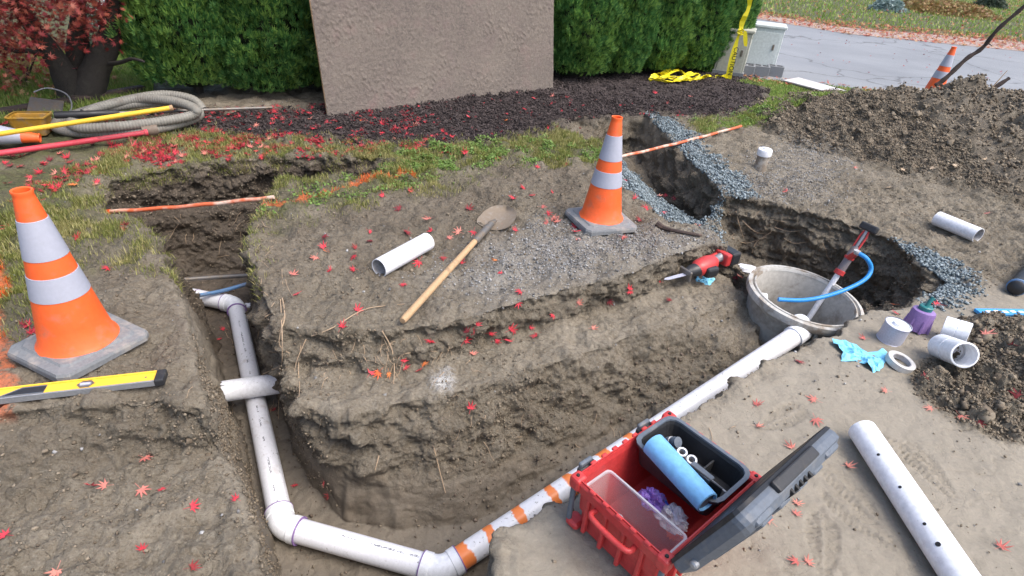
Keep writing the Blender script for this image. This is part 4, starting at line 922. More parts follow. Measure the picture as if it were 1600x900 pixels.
part('side_handle', smooth=True, g=tube(smoothpath([(-.232, -.075, .165), (-.262, -.07, .168), (-.268, 0, .168), (-.262, .07, .168), (-.232, .075, .165)], 4), .009, 10), mat=MAT['red'], parent=tb)
LM = T(0, -.186, .218) @ Rx(math.radians(108))
def lp(name, g, mat, parent=None, smooth=False): return part(name, xf(g, LM), mat, parent or tb, smooth)
DD = .345
ys = DD / 2
lid = lp('lid', xf(rloft([(.222, ys - .020, -.004, .02), (.238, ys - .004, -.002, .03), (.240, ys, .012, .03), (.238, ys, .030, .03), (.215, ys - .025, .048, .035), (.20, ys - .045, .050, .03)], True, True), T(0, ys, 0)), MAT['greyblue'])
lp('lid_inner_rim', xf(rloft([(.236, ys - .004, -.010, .028), (.240, ys, .0, .03), (.226, ys - .016, .0, .02), (.224, ys - .018, -.010, .02)], False), T(0, ys, 0)), MAT['black'], lid)
lp('lid_inner_panel', xf(box(.42, DD - .06, .006, (0, 0, -.004), .002), T(0, ys, -.003)), MAT['black'], lid)
for x in (-.13, -.045, .045, .13): lp('lid_raised_rib', box(.05, DD - .11, .012, (x, ys, .053), .004), MAT['greyblue'], lid)
for i in range(5): lp('lid_slot_bar', box(.009, .050, .014, (-.045 + i * .0225, DD - .035, .044), .001), MAT['print'], lid)  # solid black bars, stand in for the shade inside the slots
for x in (-.17, .17): lp('lid_corner_block', box(.075, .06, .045, (x, DD - .035, .026), .012, 2), MAT['greyblue'], lid); lp('lid_hinge_block', box(.07, .05, .04, (x, .02, .02), .010, 2), MAT['black'], lid)
lp('lid_pin', xf(lathe([(0, 0), (.011, 0), (.011, .012), (.006, .016), (0, .016)], 14), T(-.235, .10, .03) @ Ry(-math.pi / 2)), MAT['alu'], lid, True)
lp('lid_front_lip', box(.20, .018, .030, (0, DD + .004, .012), .005, 2), MAT['black'], lid)
# things carried in the toolbox
def inbox(o, m=Matrix.Identity(4)): o.matrix_world = BX @ m; return o
tr = thing('organiser_tray', 'black lift-out tray resting on the far half of the toolbox', 'tray'); inbox(tr, T(.118, 0, .0))
part('tray_shell', rloft([(.085, .135, .145, .02), (.098, .152, .222, .035), (.106, .160, .228, .04), (.106, .160, .238, .04), (.096, .150, .239, .035), (.090, .144, .225, .03), (.08, .13, .152, .02)], True, True), MAT['black'], tr)
part('tray_rim', rloft([(.107, .161, .236, .04), (.108, .162, .242, .04), (.095, .149, .242, .035), (.094, .148, .236, .035)], False), MAT['greyblue'], tr)
part('tray_divider', box(.006, .26, .07, (-.018, 0, .19), .001), MAT['black'], tr); part('tray_divider', box(.09, .006, .05, (.035, -.04, .18), .001), MAT['black'], tr)
o = thing('blue_roll', 'light blue sleeve roll lying across the black tray', 'roll'); a, b = P(1020, 693, .262), P(1106, 786, .255)
place_axis(o, a, b); L = (b - a).length
part('roll_body', lathe([(.034, 0), (.040, .002), (.037, L - .002), (.032, L), (.030, L - .01)], 32), MAT['blue_tool'], o, True); part('roll_end', lathe([(0, L - .008), (.029, L - .008)], 24), MAT['greyblue'], o)
part('seam', xf(box(.004, .0015, L - .01, (.0, 0, L / 2), 0), T(.012, .0335, 0)), MAT['blue_dark'], o)
for px, py, lab in ((1066, 706, 'small grey pipe fitting in the tray, nearer the blue sleeve end'), (1081, 718, 'small grey pipe fitting in the tray, beside the grey bar')):
    q = P(px, py, .232); o = thing('small_fitting', lab, 'pipe fitting', q, group='small fittings in the tray', rot=(.25, -.1, 0)); part('fitting_wall', lathe([(.016, -.045), (.016, 0), (.0105, 0), (.0105, -.045), (.016, -.045)], 24), MAT['pvc_in'], o, True); part('fitting_rim', lathe([(.0162, -.003), (.0172, 0), (.0165, .0015), (.011, .0015), (.0105, -.002)], 24), MAT['pvc'], o, True)
q = P(1050, 690, .222); o = thing('grey_plug', 'grey ribbed plug standing at the far end of the tray', 'plug', q, .6, rot=(.9, .2, .5)); part('plug_body', lathe([(0, -.02), (.015, -.02), (.015, .01), (.018, .012), (.018, .028), (.0, .03)], 16), MAT['greyblue'], o, True); part('plug_ring', lathe([(.0155, -.008), (.0175, -.006), (.0175, -.001), (.0155, 0)], 16), MAT['alu'], o, True)
a, b = P(1080, 725, .225), P(1135, 770, .225); o = thing('grey_bar_tool', 'flat grey bar lying in the black tray', 'tool'); place_axis(o, a, b); L = (b - a).length; part('bar_body', box(.028, .018, L * .6, (0, 0, L * .3), .003), MAT['greyblue'], o); part('bar_shank', tube([(0, 0, L * .58), (0, 0, L * .98)], .004, 8), MAT['alu'], o, True)
# clear bin
bn = thing('clear_bin', 'clear plastic bin inside the near half of the red toolbox', 'bin'); inbox(bn, T(-.152, 0, 0))
part('bin_shell', rloft([(.048, .135, .035, .012), (.058, .150, .172, .014), (.061, .154, .176, .016), (.061, .154, .179, .016), (.056, .148, .175, .014), (.0465, .133, .037, .012)], True, True), MAT['clear'], bn)
part('bin_lip', rloft([(.061, .154, .176, .016), (.063, .156, .1795, .016), (.056, .149, .1805, .014), (.055, .148, .175, .014)], False), MAT['film'], bn)
def crumple(name, m, sx, sy, sz, mat, lab, cat, seed):
    bm = bmesh.new(); bmesh.ops.create_icosphere(bm, subdivisions=4, radius=1)
    co_ = np.array([v.co[:] for v in bm.verts], np.float32); n = perlin(co_[:, 0] * 2.2, co_[:, 1] * 2.2, co_[:, 2] * 2.2, seed=seed) * .5 - np.abs(perlin(co_[:, 0] * 5, co_[:, 1] * 5, co_[:, 2] * 5, seed=seed + 1)) * .55
    for v, k in zip(bm.verts, n): v.co *= 1 + float(k)
    for v in bm.verts: v.co = Vector((v.co.x * sx, v.co.y * sy, max(-.6, v.co.z) * sz))
    me = bpy.data.meshes.new(name); bm.to_mesh(me); bm.free(); me.materials.append(mat); o = link(name, me); o.matrix_world = BX @ m; return tag(o, lab, cat)
crumple('rubber_glove', T(-.038, .01, .13), .032, .045, .036, MAT['violet'], 'purple rubber gloves crumpled in the middle of the toolbox', 'gloves', 90)
crumple('plastic_bag', T(-.035, -.07, .125), .042, .05, .04, MAT['film'], 'see-through bag of parts beside the purple gloves', 'bag', 92)
crumple('orange_cloth', T(-.02, -.085, .07), .03, .03, .02, MAT['orange'], 'small orange item at the bottom of the toolbox', 'cloth', 94)
crumple('paper_bundle', T(-.15, .02, .060), .035, .09, .02, MAT['film'], 'pale papers lying inside the clear bin', 'paper', 96)
m = T(-.155, -.01, .085) @ Rz(.3) @ Rx(.15); o = thing('red_tin', 'small dark red carton inside the clear bin', 'carton'); inbox(o, m); part('carton_body', box(.03, .075, .02, (0, 0, 0), .004), MAT['red_dull'], o); part('carton_flap', box(.028, .012, .003, (0, .04, .011), .001), MAT['red'], o)
m = T(-.02, -.10, .03) @ Rz(-.3); o = thing('bag_clip', 'dark blue strip sealing the plastic bag in the toolbox', 'clip'); inbox(o, T(-.02, -.05, .135) @ Rz(1.2) @ Rx(.4)); part('clip_strip', box(.075, .010, .004, (0, 0, 0), .001), simple('zip_blue', (.05, .09, .5), .4, 0), o); part('clip_tab', box(.012, .016, .006, (.038, 0, 0), .002), MAT['blue_dark'], o)

# ------------------------------------------------------------------ board leaning on the hedge
a, b = P(512, 182), P(864, 139); a.z = -.03; b.z = -.03; d = b - a; Lb = d.length; az = math.atan2(d.y, d.x)
bd = thing('plywood_board', 'tall mud smeared plywood board leaning against the hedge', 'board', a, rot=None); bd.matrix_world = Matrix.Translation(a) @ Rz(az) @ Rx(math.radians(-8.5))
V, F = [], []; nx_, nz_ = 300, 220; Hb = 2.3
for j in range(nz_ + 1):
    for i in range(nx_ + 1): V.append((Lb * i / nx_, 0, Hb * j / nz_))
V = np.array(V, np.float32); n = np.abs(perlin(V[:, 0] * 9, V[:, 2] * 9, seed=101)); n3 = perlin(V[:, 0] * 2, V[:, 2] * 2, seed=102); n4 = np.abs(perlin(V[:, 0] * 28 + n * 3, V[:, 2] * 28, seed=103))
n5 = perlin(V[:, 0] * 34 + V[:, 2] * 20, V[:, 2] * 15 - V[:, 0] * 12, seed=106); n6 = perlin(V[:, 0] * 2.6, V[:, 2] * 3.4, seed=107); V[:, 1] = -.006 - np.clip(n6 * 1.6 + .3, 0, 1) * (.007 * np.clip((n5 - .22) * 7, 0, 1)) - .005 * n4; V[:, 0] += .006 * perlin(V[:, 2] * 5, V[:, 2] * 0, seed=104) * ((V[:, 0] < .01) | (V[:, 0] > Lb - .01))
ii = np.arange((nx_ + 1) * (nz_ + 1)).reshape(nz_ + 1, nx_ + 1); F = np.stack([ii[:-1, :-1], ii[:-1, 1:], ii[1:, 1:], ii[1:, :-1]], 2).reshape(-1, 4)
link('mud_face', mk('mud_face', V, F, MAT['board'], True), bd)
part('board_core', box(Lb, .018, Hb, (Lb / 2, .006, Hb / 2), .001), MAT['wood'], bd)

# ------------------------------------------------------------------ street cabinets, blocks, vault lid
def cabinet(name, x, y, rz, w, dpt, h, mt, lab):
    t = thing(name, lab, 'utility cabinet', (x, y, 0), rz)
    part('cabinet_body', box(w, dpt, h, (0, 0, h / 2), .006), MAT[mt], t); part('cabinet_roof', box(w + .05, dpt + .05, .045, (0, 0, h + .021), .012, 2), MAT[mt], t)
    g = part('door', box(w - .07, .012, h - .1, (0, -dpt / 2 - .004, h / 2 - .01), .003), MAT[mt], t); part('handle', box(.03, .02, .09, (w * .3, -dpt / 2 - .016, h * .55), .004), MAT['steel'], g)
    part('plinth', box(w + .03, dpt + .03, .06, (0, 0, .03), .004), MAT['cmu'], t); return t
q1 = P(1146, 117); q2 = P(1186, 107)
cabinet('utility_cabinet', q1.x - .05, q1.y + .12, -.35, .44, .42, .62, 'cabinet_beige', 'beige utility cabinet beside the end of the hedge, behind the caution tape')
cabinet('utility_cabinet', q2.x + .05, q2.y + .30, -.30, .56, .52, .62, 'cabinet', 'larger pale green-white utility cabinet nearest the road')
for i, (px, py, lab) in enumerate(((1163, 118, 'left grey concrete block in front of the cabinets'), (1186, 119, 'middle grey concrete block in front of the cabinets'), (1208, 119, 'right grey concrete block in front of the cabinets'))):
    q = P(px, py); t = thing('concrete_block', lab, 'concrete block', q, -.3, 'concrete blocks by the cabinets'); part('block_shell', box(.25, .16, .17, (0, 0, .075), .006), MAT['cmu'], t)
    for k in (-1, 1): part('core_hole_plate', box(.08, .09, .004, (k * .055, 0, .1615), .001), MAT['print'], t)  # thin black plate, the shade of the hollow core put into colour
vl = thing('utility_vault_lid', 'flat pale concrete vault cover set in the grass verge', 'vault cover', P(1272, 139))
c0 = P(1272, 139); pts = [P(*q, 0) - c0 for q in ((1222, 131), (1246, 126.5), (1326, 149), (1300, 152))]
part('frame', prism([(p.x * 1.08, p.y * 1.08) for p in pts], -.03, .045), MAT['steel'], vl); part('cover', prism([(p.x, p.y) for p in pts], -.02, .055), MAT['vault'], vl)

# ------------------------------------------------------------------ conifer hedge, each shrub its own
def spray_proto():
    V, F = [], []
    for k, an in enumerate((-1.15, -.72, -.35, 0, .35, .72, 1.15)):
        ln = (.62, .82, .95, 1.05, .95, .82, .62)[k]; wd = .085; c, s_ = math.sin(an), math.cos(an); px_, py_ = -s_, c
        b = len(V); oz = .10 * abs(an); org = (0, .12 * k / 7, 0)
        V += [(org[0] + .1 * c, .1 * s_, 0), (c * ln * .55 + px_ * wd * -1, s_ * ln * .55 - py_ * wd * -1 * -1, oz), (c * ln, s_ * ln, oz * 1.4 - .10), (c * ln * .55 + px_ * wd, s_ * ln * .55 + py_ * wd, oz)]
        V[b + 1] = (c * ln * .55 - px_ * wd, s_ * ln * .55 - py_ * wd, oz)
        F += [[b, b + 1, b + 2], [b, b + 2, b + 3]]
    return V, F
SPV, SPF = spray_proto()
def crown_mesh(name, R_, Hh, n, seed):
    rg = np.random.default_rng(seed); a = rg.uniform(0, 2 * math.pi, n); z = rg.uniform(.02, 1, n) ** .85 * Hh
    lump = perlin(np.cos(a) * 2.0, np.sin(a) * 2.0, z * 2.2, seed=seed) * .22 + perlin(np.cos(a) * 5, np.sin(a) * 5, z * 6, seed=seed + 1) * .12
    prof = (.62 + .38 * np.clip(z / .55, 0, 1) ** .7) * np.clip((Hh + .15 - z) / (Hh * .55), .1, 1) ** .5
    r = R_ * prof * (1 + lump) * (1 - .22 * rg.random(n) ** 1.6)
    pos = np.stack([r * np.cos(a), r * np.sin(a), z], 1).astype(np.float32)
    out = np.stack([np.cos(a), np.sin(a), rg.uniform(.0, .55, n)], 1) + rg.normal(size=(n, 3)) * .3
    out /= np.linalg.norm(out, axis=1, keepdims=True)                       # spray points along its local y
    upv = np.array([0, 0, 1.0]) + rg.normal(size=(n, 3)) * .45; xx = np.cross(out, upv); xx /= np.linalg.norm(xx, axis=1, keepdims=True)
    # fans stand in upright planes and droop a little
    yy = out * .55 + np.array([0, 0, .75]); yy /= np.linalg.norm(yy, axis=1, keepdims=True); tw = rg.uniform(-1.4, 1.4, n)[:, None]
    nn = out * np.cos(tw) + xx * np.sin(tw); nn -= yy * (nn * yy).sum(1, keepdims=True); nn /= np.linalg.norm(nn, axis=1, keepdims=True)
    Rm = np.stack([np.cross(yy, nn), yy, nn], 2).astype(np.float32); V, F = inst(SPV, SPF, pos, Rm, rg.uniform(.05, .10, n))
    return mk(name, V, F, MAT['thuja'])
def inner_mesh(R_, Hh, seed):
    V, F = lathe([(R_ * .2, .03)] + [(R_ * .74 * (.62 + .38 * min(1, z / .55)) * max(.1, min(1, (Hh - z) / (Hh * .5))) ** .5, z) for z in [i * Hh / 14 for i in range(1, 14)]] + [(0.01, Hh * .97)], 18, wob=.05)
    return mk('inner_dark_core', V, F, MAT['thuja_in'])  # added solid core blocking the view through, dark for the crown's shaded depth
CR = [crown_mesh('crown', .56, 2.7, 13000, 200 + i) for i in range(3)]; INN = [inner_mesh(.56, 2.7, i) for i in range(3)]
HS = [(-3.42, 6.05, .05), (-2.78, 6.30, .0), (-2.15, 6.72, -.02), (-1.55, 7.12, .0), (-.85, 7.75, 0), (-.2, 8.15, .0), (.52, 8.42, 0), (1.12, 8.80, .0), (1.72, 9.20, 0), (2.32, 9.62, .0), (2.86, 10.02, -.1)]
HL = ['leftmost dark conifer of the hedge, behind the grey hose coil', 'dark conifer of the hedge left of the leaning board', 'conifer in deep shade right beside the left edge of the leaning board', 'conifer hidden behind the left part of the leaning board', 'conifer hidden behind the middle of the leaning board', 'conifer hidden behind the right part of the leaning board',
      'green conifer of the hedge touching the right edge of the leaning board', 'second green conifer right of the leaning board', 'third green conifer right of the leaning board', 'fourth green conifer right of the leaning board', 'last conifer of the hedge beside the yellow caution tape']
for i, ((x, y, dz), lab) in enumerate(zip(HS, HL)):
    t = thing('conifer_shrub', lab, 'hedge shrub', (x, y, dz), i * 1.7, 'conifers clipped as a hedge'); t.scale = (1 + .06 * math.sin(i * 2.3),) * 2 + (1,)
    link('crown', CR[i % 3], t); link('inner_dark_core', INN[i % 3], t); part('trunk', tube([(0, 0, -.05), (.02, 0, .6), (0, .02, 1.8)], [.05, .04, .02], 8), MAT['bark_trunk'], t)

# ------------------------------------------------------------------ maple tree at the left
def PY(px, py, Y):
    r = ray(px, py); k = Y / r.y; return Vector((r.x * k, Y, CAM_H + r.z * k))
def leaf_shape(seed=0, curl=.25):
    tips = [(0, 1.0), (.62, .93), (-.62, .93), (1.25, .74), (-1.25, .74), (1.95, .46), (-1.95, .46)]
    order = sorted(tips, key=lambda t: t[0]); rnd = random.Random(seed); V = [(0, 0, 0)]; ring = []
    for k, (a, r) in enumerate(order):
        r *= rnd.uniform(.88, 1.08); a += rnd.uniform(-.06, .06)
        for da, q in ((-.13, .62), (0, 1.0), (.13, .62)): ring.append((a + da, r * q))
        if k < 6: a2 = (a + order[k + 1][0]) / 2; ring.append((a2, .30))
    for a, r in ring:
        x, y = r * math.sin(a), r * math.cos(a); V.append((x, y, curl * r * r * (1 + .5 * math.sin(3 * a + seed)) * (.7 + .3 * math.cos(seed * 2 + a))))
    n = len(ring); F = [[0, i + 1, i + 2] for i in range(n - 1)]
    b = len(V); V += [(-.02, 0, 0), (.02, 0, 0), (.03, -.75, .05), (0, -.75, .05)]; F += [[b, b + 1, b + 2], [b, b + 2, b + 3]]
    return V, F
mt_ = thing('japanese_maple', 'red leaved maple tree with dark forked trunks at the left behind the hose coil', 'tree', (-4.25, 5.55, 0))
b0 = Vector((-4.25, 5.55, 0))
def stem(pts, rad, Y=5.5): return tube(smoothpath([PY(x, y, Y + dy) - b0 for x, y, dy in pts], 4), [rad[min(int(i / 4), len(rad) - 1)] * (1 - .12 * ((i % 4) / 4)) for i in range((len(pts) - 1) * 4 + 1)], 12)
part('trunk', join(stem([(133, 172, 0), (136, 148, 0), (150, 108, .05), (172, 60, .1), (182, 10, .1), (190, -60, .2), (205, -160, .3)], [.17, .14, .115, .10, .09, .08, .07]),
                   stem([(118, 170, -.05), (112, 145, -.05), (95, 105, -.1), (66, 62, -.15), (35, 20, -.2), (-10, -50, -.3)], [.15, .12, .095, .075, .06, .05]),
                   stem([(126, 165, .1), (125, 130, .1), (118, 85, .1), (122, 30, .15), (125, -50, .2)], [.13, .10, .075, .06, .05])), MAT['bark_trunk'], mt_, True)
for pts, rr_ in (([(138, 92, .1), (135, 60, .2), (132, 25, .25), (120, -30, .3)], .028), ([(172, 100, 0), (190, 97, -.1), (206, 92, -.2), (225, 96, -.3)], .022), ([(80, 90, -.1), (50, 80, -.3), (15, 78, -.4), (-30, 60, -.5)], .026), ([(180, 40, .1), (150, 5, 0), (120, -20, -.1)], .025)):
    part('branch', stem(pts, [rr_, rr_ * .8, rr_ * .6, rr_ * .4]), MAT['bark_trunk'], mt_, True)
rg = np.random.default_rng(5); cl = []
for _ in range(1500):
    px = rg.uniform(-260, 165); lim = 88 - max(0, px - 40) * .32 + 14 * math.sin(px * .09); py = rg.uniform(-420, lim); Y = 5.1 + rg.normal() * .45
    if px > 60 and py > 20 and rg.random() < .45: continue
    cl.append(PY(px, py, Y) - b0)
pos = np.concatenate([np.array(c) + rg.normal(size=(15, 3)) * .085 for c in cl]).astype(np.float32); N_ = rg.normal(size=pos.shape); N_[:, 2] += .9
lv0 = leaf_shape(3, .2); V, F = inst(lv0[0], lv0[1], pos, frames(N_, rng=rg), rg.uniform(.028, .048, len(pos))); link('crown', mk('crown', V, F, MAT['crown']), mt_)

# ------------------------------------------------------------------ hose coil, poles and tools by the maple
def corr_hose(name, pts, r, lab, pitch=.022):
    sp = smoothpath(pts, 30); tot = sum((sp[i + 1] - sp[i]).length for i in range(len(sp) - 1)); N = int(tot / pitch * 4); out = []; acc = 0; j = 0; seg = (sp[1] - sp[0]).length
    for i in range(N):
        s = tot * i / N
        while acc + seg < s and j < len(sp) - 2: acc += seg; j += 1; seg = (sp[j + 1] - sp[j]).length
        out.append(sp[j].lerp(sp[j + 1], (s - acc) / max(seg, 1e-6)))
    rad = [r * (1 + .05 * math.sin(2 * math.pi * i / 4 + .4)) for i in range(N)]
    c = out[0].copy(); g = tube([p - c for p in out], rad, 12); t = thing(name, lab, 'hose', c); part('hose_wall', g, MAT['corr'], t, True); return t, c, out
g0 = P(200, 185); HP = []
def cg(px, py, z): return P(px, py, z)
loops = [(318, 172, .06), (300, 155, .14), (255, 148, .17), (200, 156, .15), (140, 172, .10), (105, 184, .07), (85, 196, .045), (110, 206, .04), (170, 208, .04), (235, 203, .05), (290, 190, .07), (312, 178, .12), (290, 164, .17), (240, 160, .17), (185, 166, .15), (140, 178, .12),
         (112, 190, .10), (125, 200, .09), (180, 198, .10), (250, 190, .11), (300, 180, .13), (305, 170, .18), (270, 158, .21), (215, 155, .2), (160, 166, .17), (130, 178, .14)]
ht, hc, ho = corr_hose('corrugated_hose', [cg(*q) for q in loops], .038, 'coil of grey corrugated hose lying in front of the maple and hedge')
q = cg(222, 205, .052) - hc; q2 = cg(246, 202, .055) - hc; part('hose_coupling', tube([q, q.lerp(q2, .4), q.lerp(q2, .6), q2], [.046, .047, .05, .05], 16), simple('coupling_brown', (.16, .12, .09), .5, .2), ht, True)
def pole(name, a, b, r, mat, lab, cat, extra=None):
    t = thing(name, lab, cat); place_axis(t, a, b); L = (b - a).length; part('shaft', lathe([(0, 0), (r * .9, 0), (r, .01), (r, L - .01), (r * .9, L), (0, L)], 16), MAT[mat], t, True)
    if extra: extra(t, L)
    return t
def yel(t, L): part('ferrule', lathe([(.021, L * .985), (.021, L * 1.0), (.01, L * 1.002)], 14), MAT['wood'], t, True)
pole('yellow_pole', P(-70, 220, .12), P(270, 168, .30), .018, 'yellow', 'yellow pole laid over the grey hose coil', 'pole', yel)
def red_(t, L): part('black_grip', lathe([(.017, L * .70), (.021, L * .705), (.021, L * .99), (.015, L)], 14), MAT['black'], t, True); part('end_knob', lathe([(.015, L * .985), (.026, L * .99), (.026, L * 1.01), (0, L * 1.015)], 14), MAT['red_dull'], t, True)
pole('red_pole', P(-60, 248, .03), P(228, 207, .05), .021, 'red_dull', 'pinkish red pole with black grip lying on the leaves', 'pole', red_)
def shv(t, L):
    part('black_grip', lathe([(.02, 0), (.028, .01), (.028, .42), (.02, .44)], 14), MAT['black'], t, True)
pole('dark_pole', P(84, 180, .16), P(425, 168, .04), .014, 'steel', 'long dark tool handle lying across the hose coil', 'pole', shv)
q = hit(72, 190)[0]; t = thing('square_shovel_head', 'dark flat shovel blade propped at the left end of the hose coil', 'shovel blade', (q.x, q.y, q.z + .05), .5, rot=(.38, .2, .5))
part('blade', xf(box(.24, .28, .006, (0, .10, 0), .002), Matrix.Identity(4)), MAT['steel'], t); part('wire_loop', tube(smoothpath([(-.1, .3, .01), (.0, .36, .03), (.14, .30, .03), (.18, .1, .02), (.05, -.05, .02)], 5), .006, 8), MAT['alu'], t, True)
q = hit(55, 208)[0]; t = thing('yellow_bucket', 'crushed yellow plastic piece lying under the yellow pole', 'plastic piece', (q.x, q.y, q.z), .3); part('plastic_shell', rloft([(.10, .07, 0, .02), (.13, .09, .14, .03), (.12, .08, .13, .03), (.09, .06, .01, .02)], True), simple('old_yellow_plastic', (.36, .19, .02), .5, .3, 14), t); part('plastic_lip', xf(rloft([(.13, .09, .135, .03), (.137, .097, .14, .03), (.137, .097, .15, .03), (.125, .085, .15, .03)], False), T(0, 0, 0)), simple('dull_yellow_lip', (.42, .24, .03), .5, .3), t)
a, b = hit(-30, 190)[0], hit(228, 146)[0]; a.z = b.z = max(a.z, b.z) + .03; d = b - a; t = thing('landscape_timber', 'old dark timber edging lying behind the hose coil', 'timber', a, math.atan2(d.y, d.x)); L = d.length
for k in range(2): part('timber_length', box(L / 2 - .01, .10, .09, (L * (.25 + .5 * k), 0, 0), .012), MAT['stick'], t)
# white flowering shrub and far yard things seen between the trunks
rg = np.random.default_rng(12)
def shrub(name, lab, c, R_, Hh, n, mat, size, cat='shrub'):
    a = rg.uniform(0, 6.283, n); z = rg.random(n); r = R_ * np.sqrt(rg.random(n)) * (1 - .5 * z); pos = np.stack([r * np.cos(a), r * np.sin(a), z * Hh * (1 - .5 * (r / R_) ** 2)], 1).astype(np.float32)
    N_ = rg.normal(size=(n, 3)); N_[:, 2] += .8; V, F = inst(lv0[0], lv0[1], pos, frames(N_, rng=rg), rg.uniform(.6, 1.2, n) * size); t = thing(name, lab, cat, c); link('foliage', mk('foliage', V, F, MAT[mat]), t)
    for k in range(4): part('stem', tube([(.02 * k, 0, -.03), (R_ * .3 * math.cos(k * 1.6), R_ * .3 * math.sin(k * 1.6), Hh * .6)], [.012, .006], 6), MAT['stick'], t)
MAT['autumn'] = leafy('withered_leaf', (.22, .10, .05), (.50, .33, .12), (.20, .22, .07), .2); MAT['fol_white'] = leafy('pale_flower', (.5, .52, .5), (.75, .76, .74), None, .2); MAT['fol_blue'] = leafy('lavender_leaf', (.16, .24, .22), (.28, .36, .36), None, .2); MAT['fol_dark'] = leafy('dark_leaf', (.03, .05, .03), (.07, .10, .06), None, .2)
q = P(196, 45); shrub('flowering_shrub', 'pale flowering bush seen between the maple trunk and the hedge', q, .6, .7, 500, 'fol_white', .09)
q = P(182, 72); shrub('garden_shrub', 'small dark bush seen between the maple trunk and the hedge', q, .5, .5, 500, 'fol_dark', .07)
q = P(35, 132); shrub('brown_shrub', 'russet leafed low shrub behind the maple at the left edge', q, .9, .55, 1400, 'litter', .05)
q = P(1385, 17); shrub('lavender_clump', 'grey green lavender clump on the lawn across the road', q, .9, .45, 1200, 'fol_blue', .11)
q = P(1470, 20); shrub('autumn_perennials', 'orange brown withered flower bed on the lawn across the road', q, 2.6, .5, 3000, 'autumn', .12)
q = P(1545, 12); shrub('dark_shrub', 'dark green low shrub right of the withered flower bed across the road', q, 1.0, .6, 1300, 'fol_dark', .12)
# branches standing in the big heap
def sticks(name, pts, rad, lab):
    p = smoothpath(pts, 5); c = p[0].copy(); n = len(p); r = [rad[0] + (rad[1] - rad[0]) * i / n + .004 * math.sin(i * 1.9) for i in range(n)]
    t = thing(name, lab, 'branch', c); part('wood', tube([q - c for q in p], r, 9), MAT['stick'], t, True); return t, c
Yb = P(1490, 180).y
t, c = sticks('dead_branch', [PY(1462, 134, Yb), PY(1478, 122, Yb), PY(1510, 92, Yb + .02), PY(1535, 75, Yb), PY(1560, 45, Yb - .05), PY(1600, 10, Yb - .1), PY(1650, -40, Yb - .2)], (.030, .020), 'long dark branch leaning out of the large soil heap')
part('twig', tube([PY(1535, 75, Yb) - c, PY(1545, 68, Yb) - c, PY(1550, 72, Yb + .05) - c], [.012, .008, .004], 6), MAT['stick'], t)
t, c = sticks('broken_branch', [PY(1535, 152, Yb - .3), PY(1550, 140, Yb - .3), PY(1577, 122, Yb - .3)], (.035, .02), 'short broken branch sticking up right of the lump on the large soil heap'); part('splinter', tube([PY(1543, 145, Yb - .3) - c, PY(1558, 128, Yb - .3) - c, PY(1574, 110, Yb - .28) - c], [.008, .007, .003], 6), MAT['root'], t)

# ------------------------------------------------------------------ caution tape
q = P(1138, 124); top = Vector((q.x, q.y, 1.9))
ct = thing('caution_tape', 'yellow caution tape hanging from the hedge end and heaped on the mulch', 'caution tape', (q.x, q.y, 0))
face = Vector((-q.x, -q.y, 0)).normalized(); sd_ = face.cross(Vector((0, 0, 1)))
def ribbon(pts, w_, side, th=.0012):
    V, F = [], []
    for i, p in enumerate(pts):
        s_ = side[i] if isinstance(side, list) else side; wi = w_[i] if isinstance(w_, list) else w_
        V += [tuple(p - s_ * wi), tuple(p + s_ * wi)]
    for i in range(len(pts) - 1): F.append([2 * i, 2 * i + 1, 2 * i + 3, 2 * i + 2])
    return V, F
def rib(name, g, parent):
    o = part(name, g, MAT['yellow_tape'], parent); md = o.modifiers.new('thickness', 'SOLIDIFY'); md.thickness = .0015; return o
zs_ = [.0 + i * .06 for i in range(12)]
rib('tape_strip', ribbon([Vector((0, 0, z)) + face * .012 * math.sin(z * 9) + sd_ * (.02 * math.sin(z * 4)) for z in zs_], [.042, .044, .045, .044, .044, .042, .040, .036, .03, .022, .018, .012], sd_), ct)
rib('tape_strip', ribbon([Vector((0, 0, .66 + i * .07)) + sd_ * (.02 * math.sin(i) - .01) + face * .01 * math.cos(i * 2) for i in range(18)], [.018 + .02 * abs(math.sin(i * .7)) for i in range(18)], sd_), ct)
rib('tape_tail', ribbon([Vector((0, 0, .68 - i * .04)) - sd_ * (-.06 - .012 * i) * -1 for i in range(6)], [.02, .028, .03, .03, .028, .02], sd_), ct)
rib('tape_knot', ribbon([Vector((.03 * math.sin(i * 1.9), .02 * math.cos(i * 2.3), .66 + .04 * math.sin(i * 1.1))) for i in range(14)], .022, [(sd_ + Vector((0, 0, .6 * math.sin(i)))).normalized() for i in range(14)]), ct)
rg = random.Random(4); pts, sds = [], []
c0 = hit(1138, 124)[0]
line = [(1136, 124), (1118, 121), (1095, 126), (1065, 127), (1032, 124), (1014, 128), (1040, 132), (1072, 127), (1058, 117), (1025, 121), (1048, 128), (1085, 124), (1100, 128), (1062, 131), (1030, 129), (1055, 121)]
sp = smoothpath([hit(x, y)[0] - Vector((q.x, q.y, 0)) for x, y in line], 6)
for i, p in enumerate(sp):
    pts.append(p + Vector((0, 0, .03 + .022 * math.sin(i * .8) + .012 * (i // 18)))); sds.append(Vector((math.sin(i * .55), math.cos(i * .4), math.sin(i * .9) * .9)).normalized())
rib('tape_heap', ribbon(pts, [.032 + .008 * math.sin(i) for i in range(len(pts))], sds), ct)
rib('tape_heap', ribbon([p + Vector((.03, -.02, .01)) for p in pts[30:]], .026, [s_.cross(Vector((0, 0, 1)) + s_ * .2) for s_ in sds[30:]]), ct)
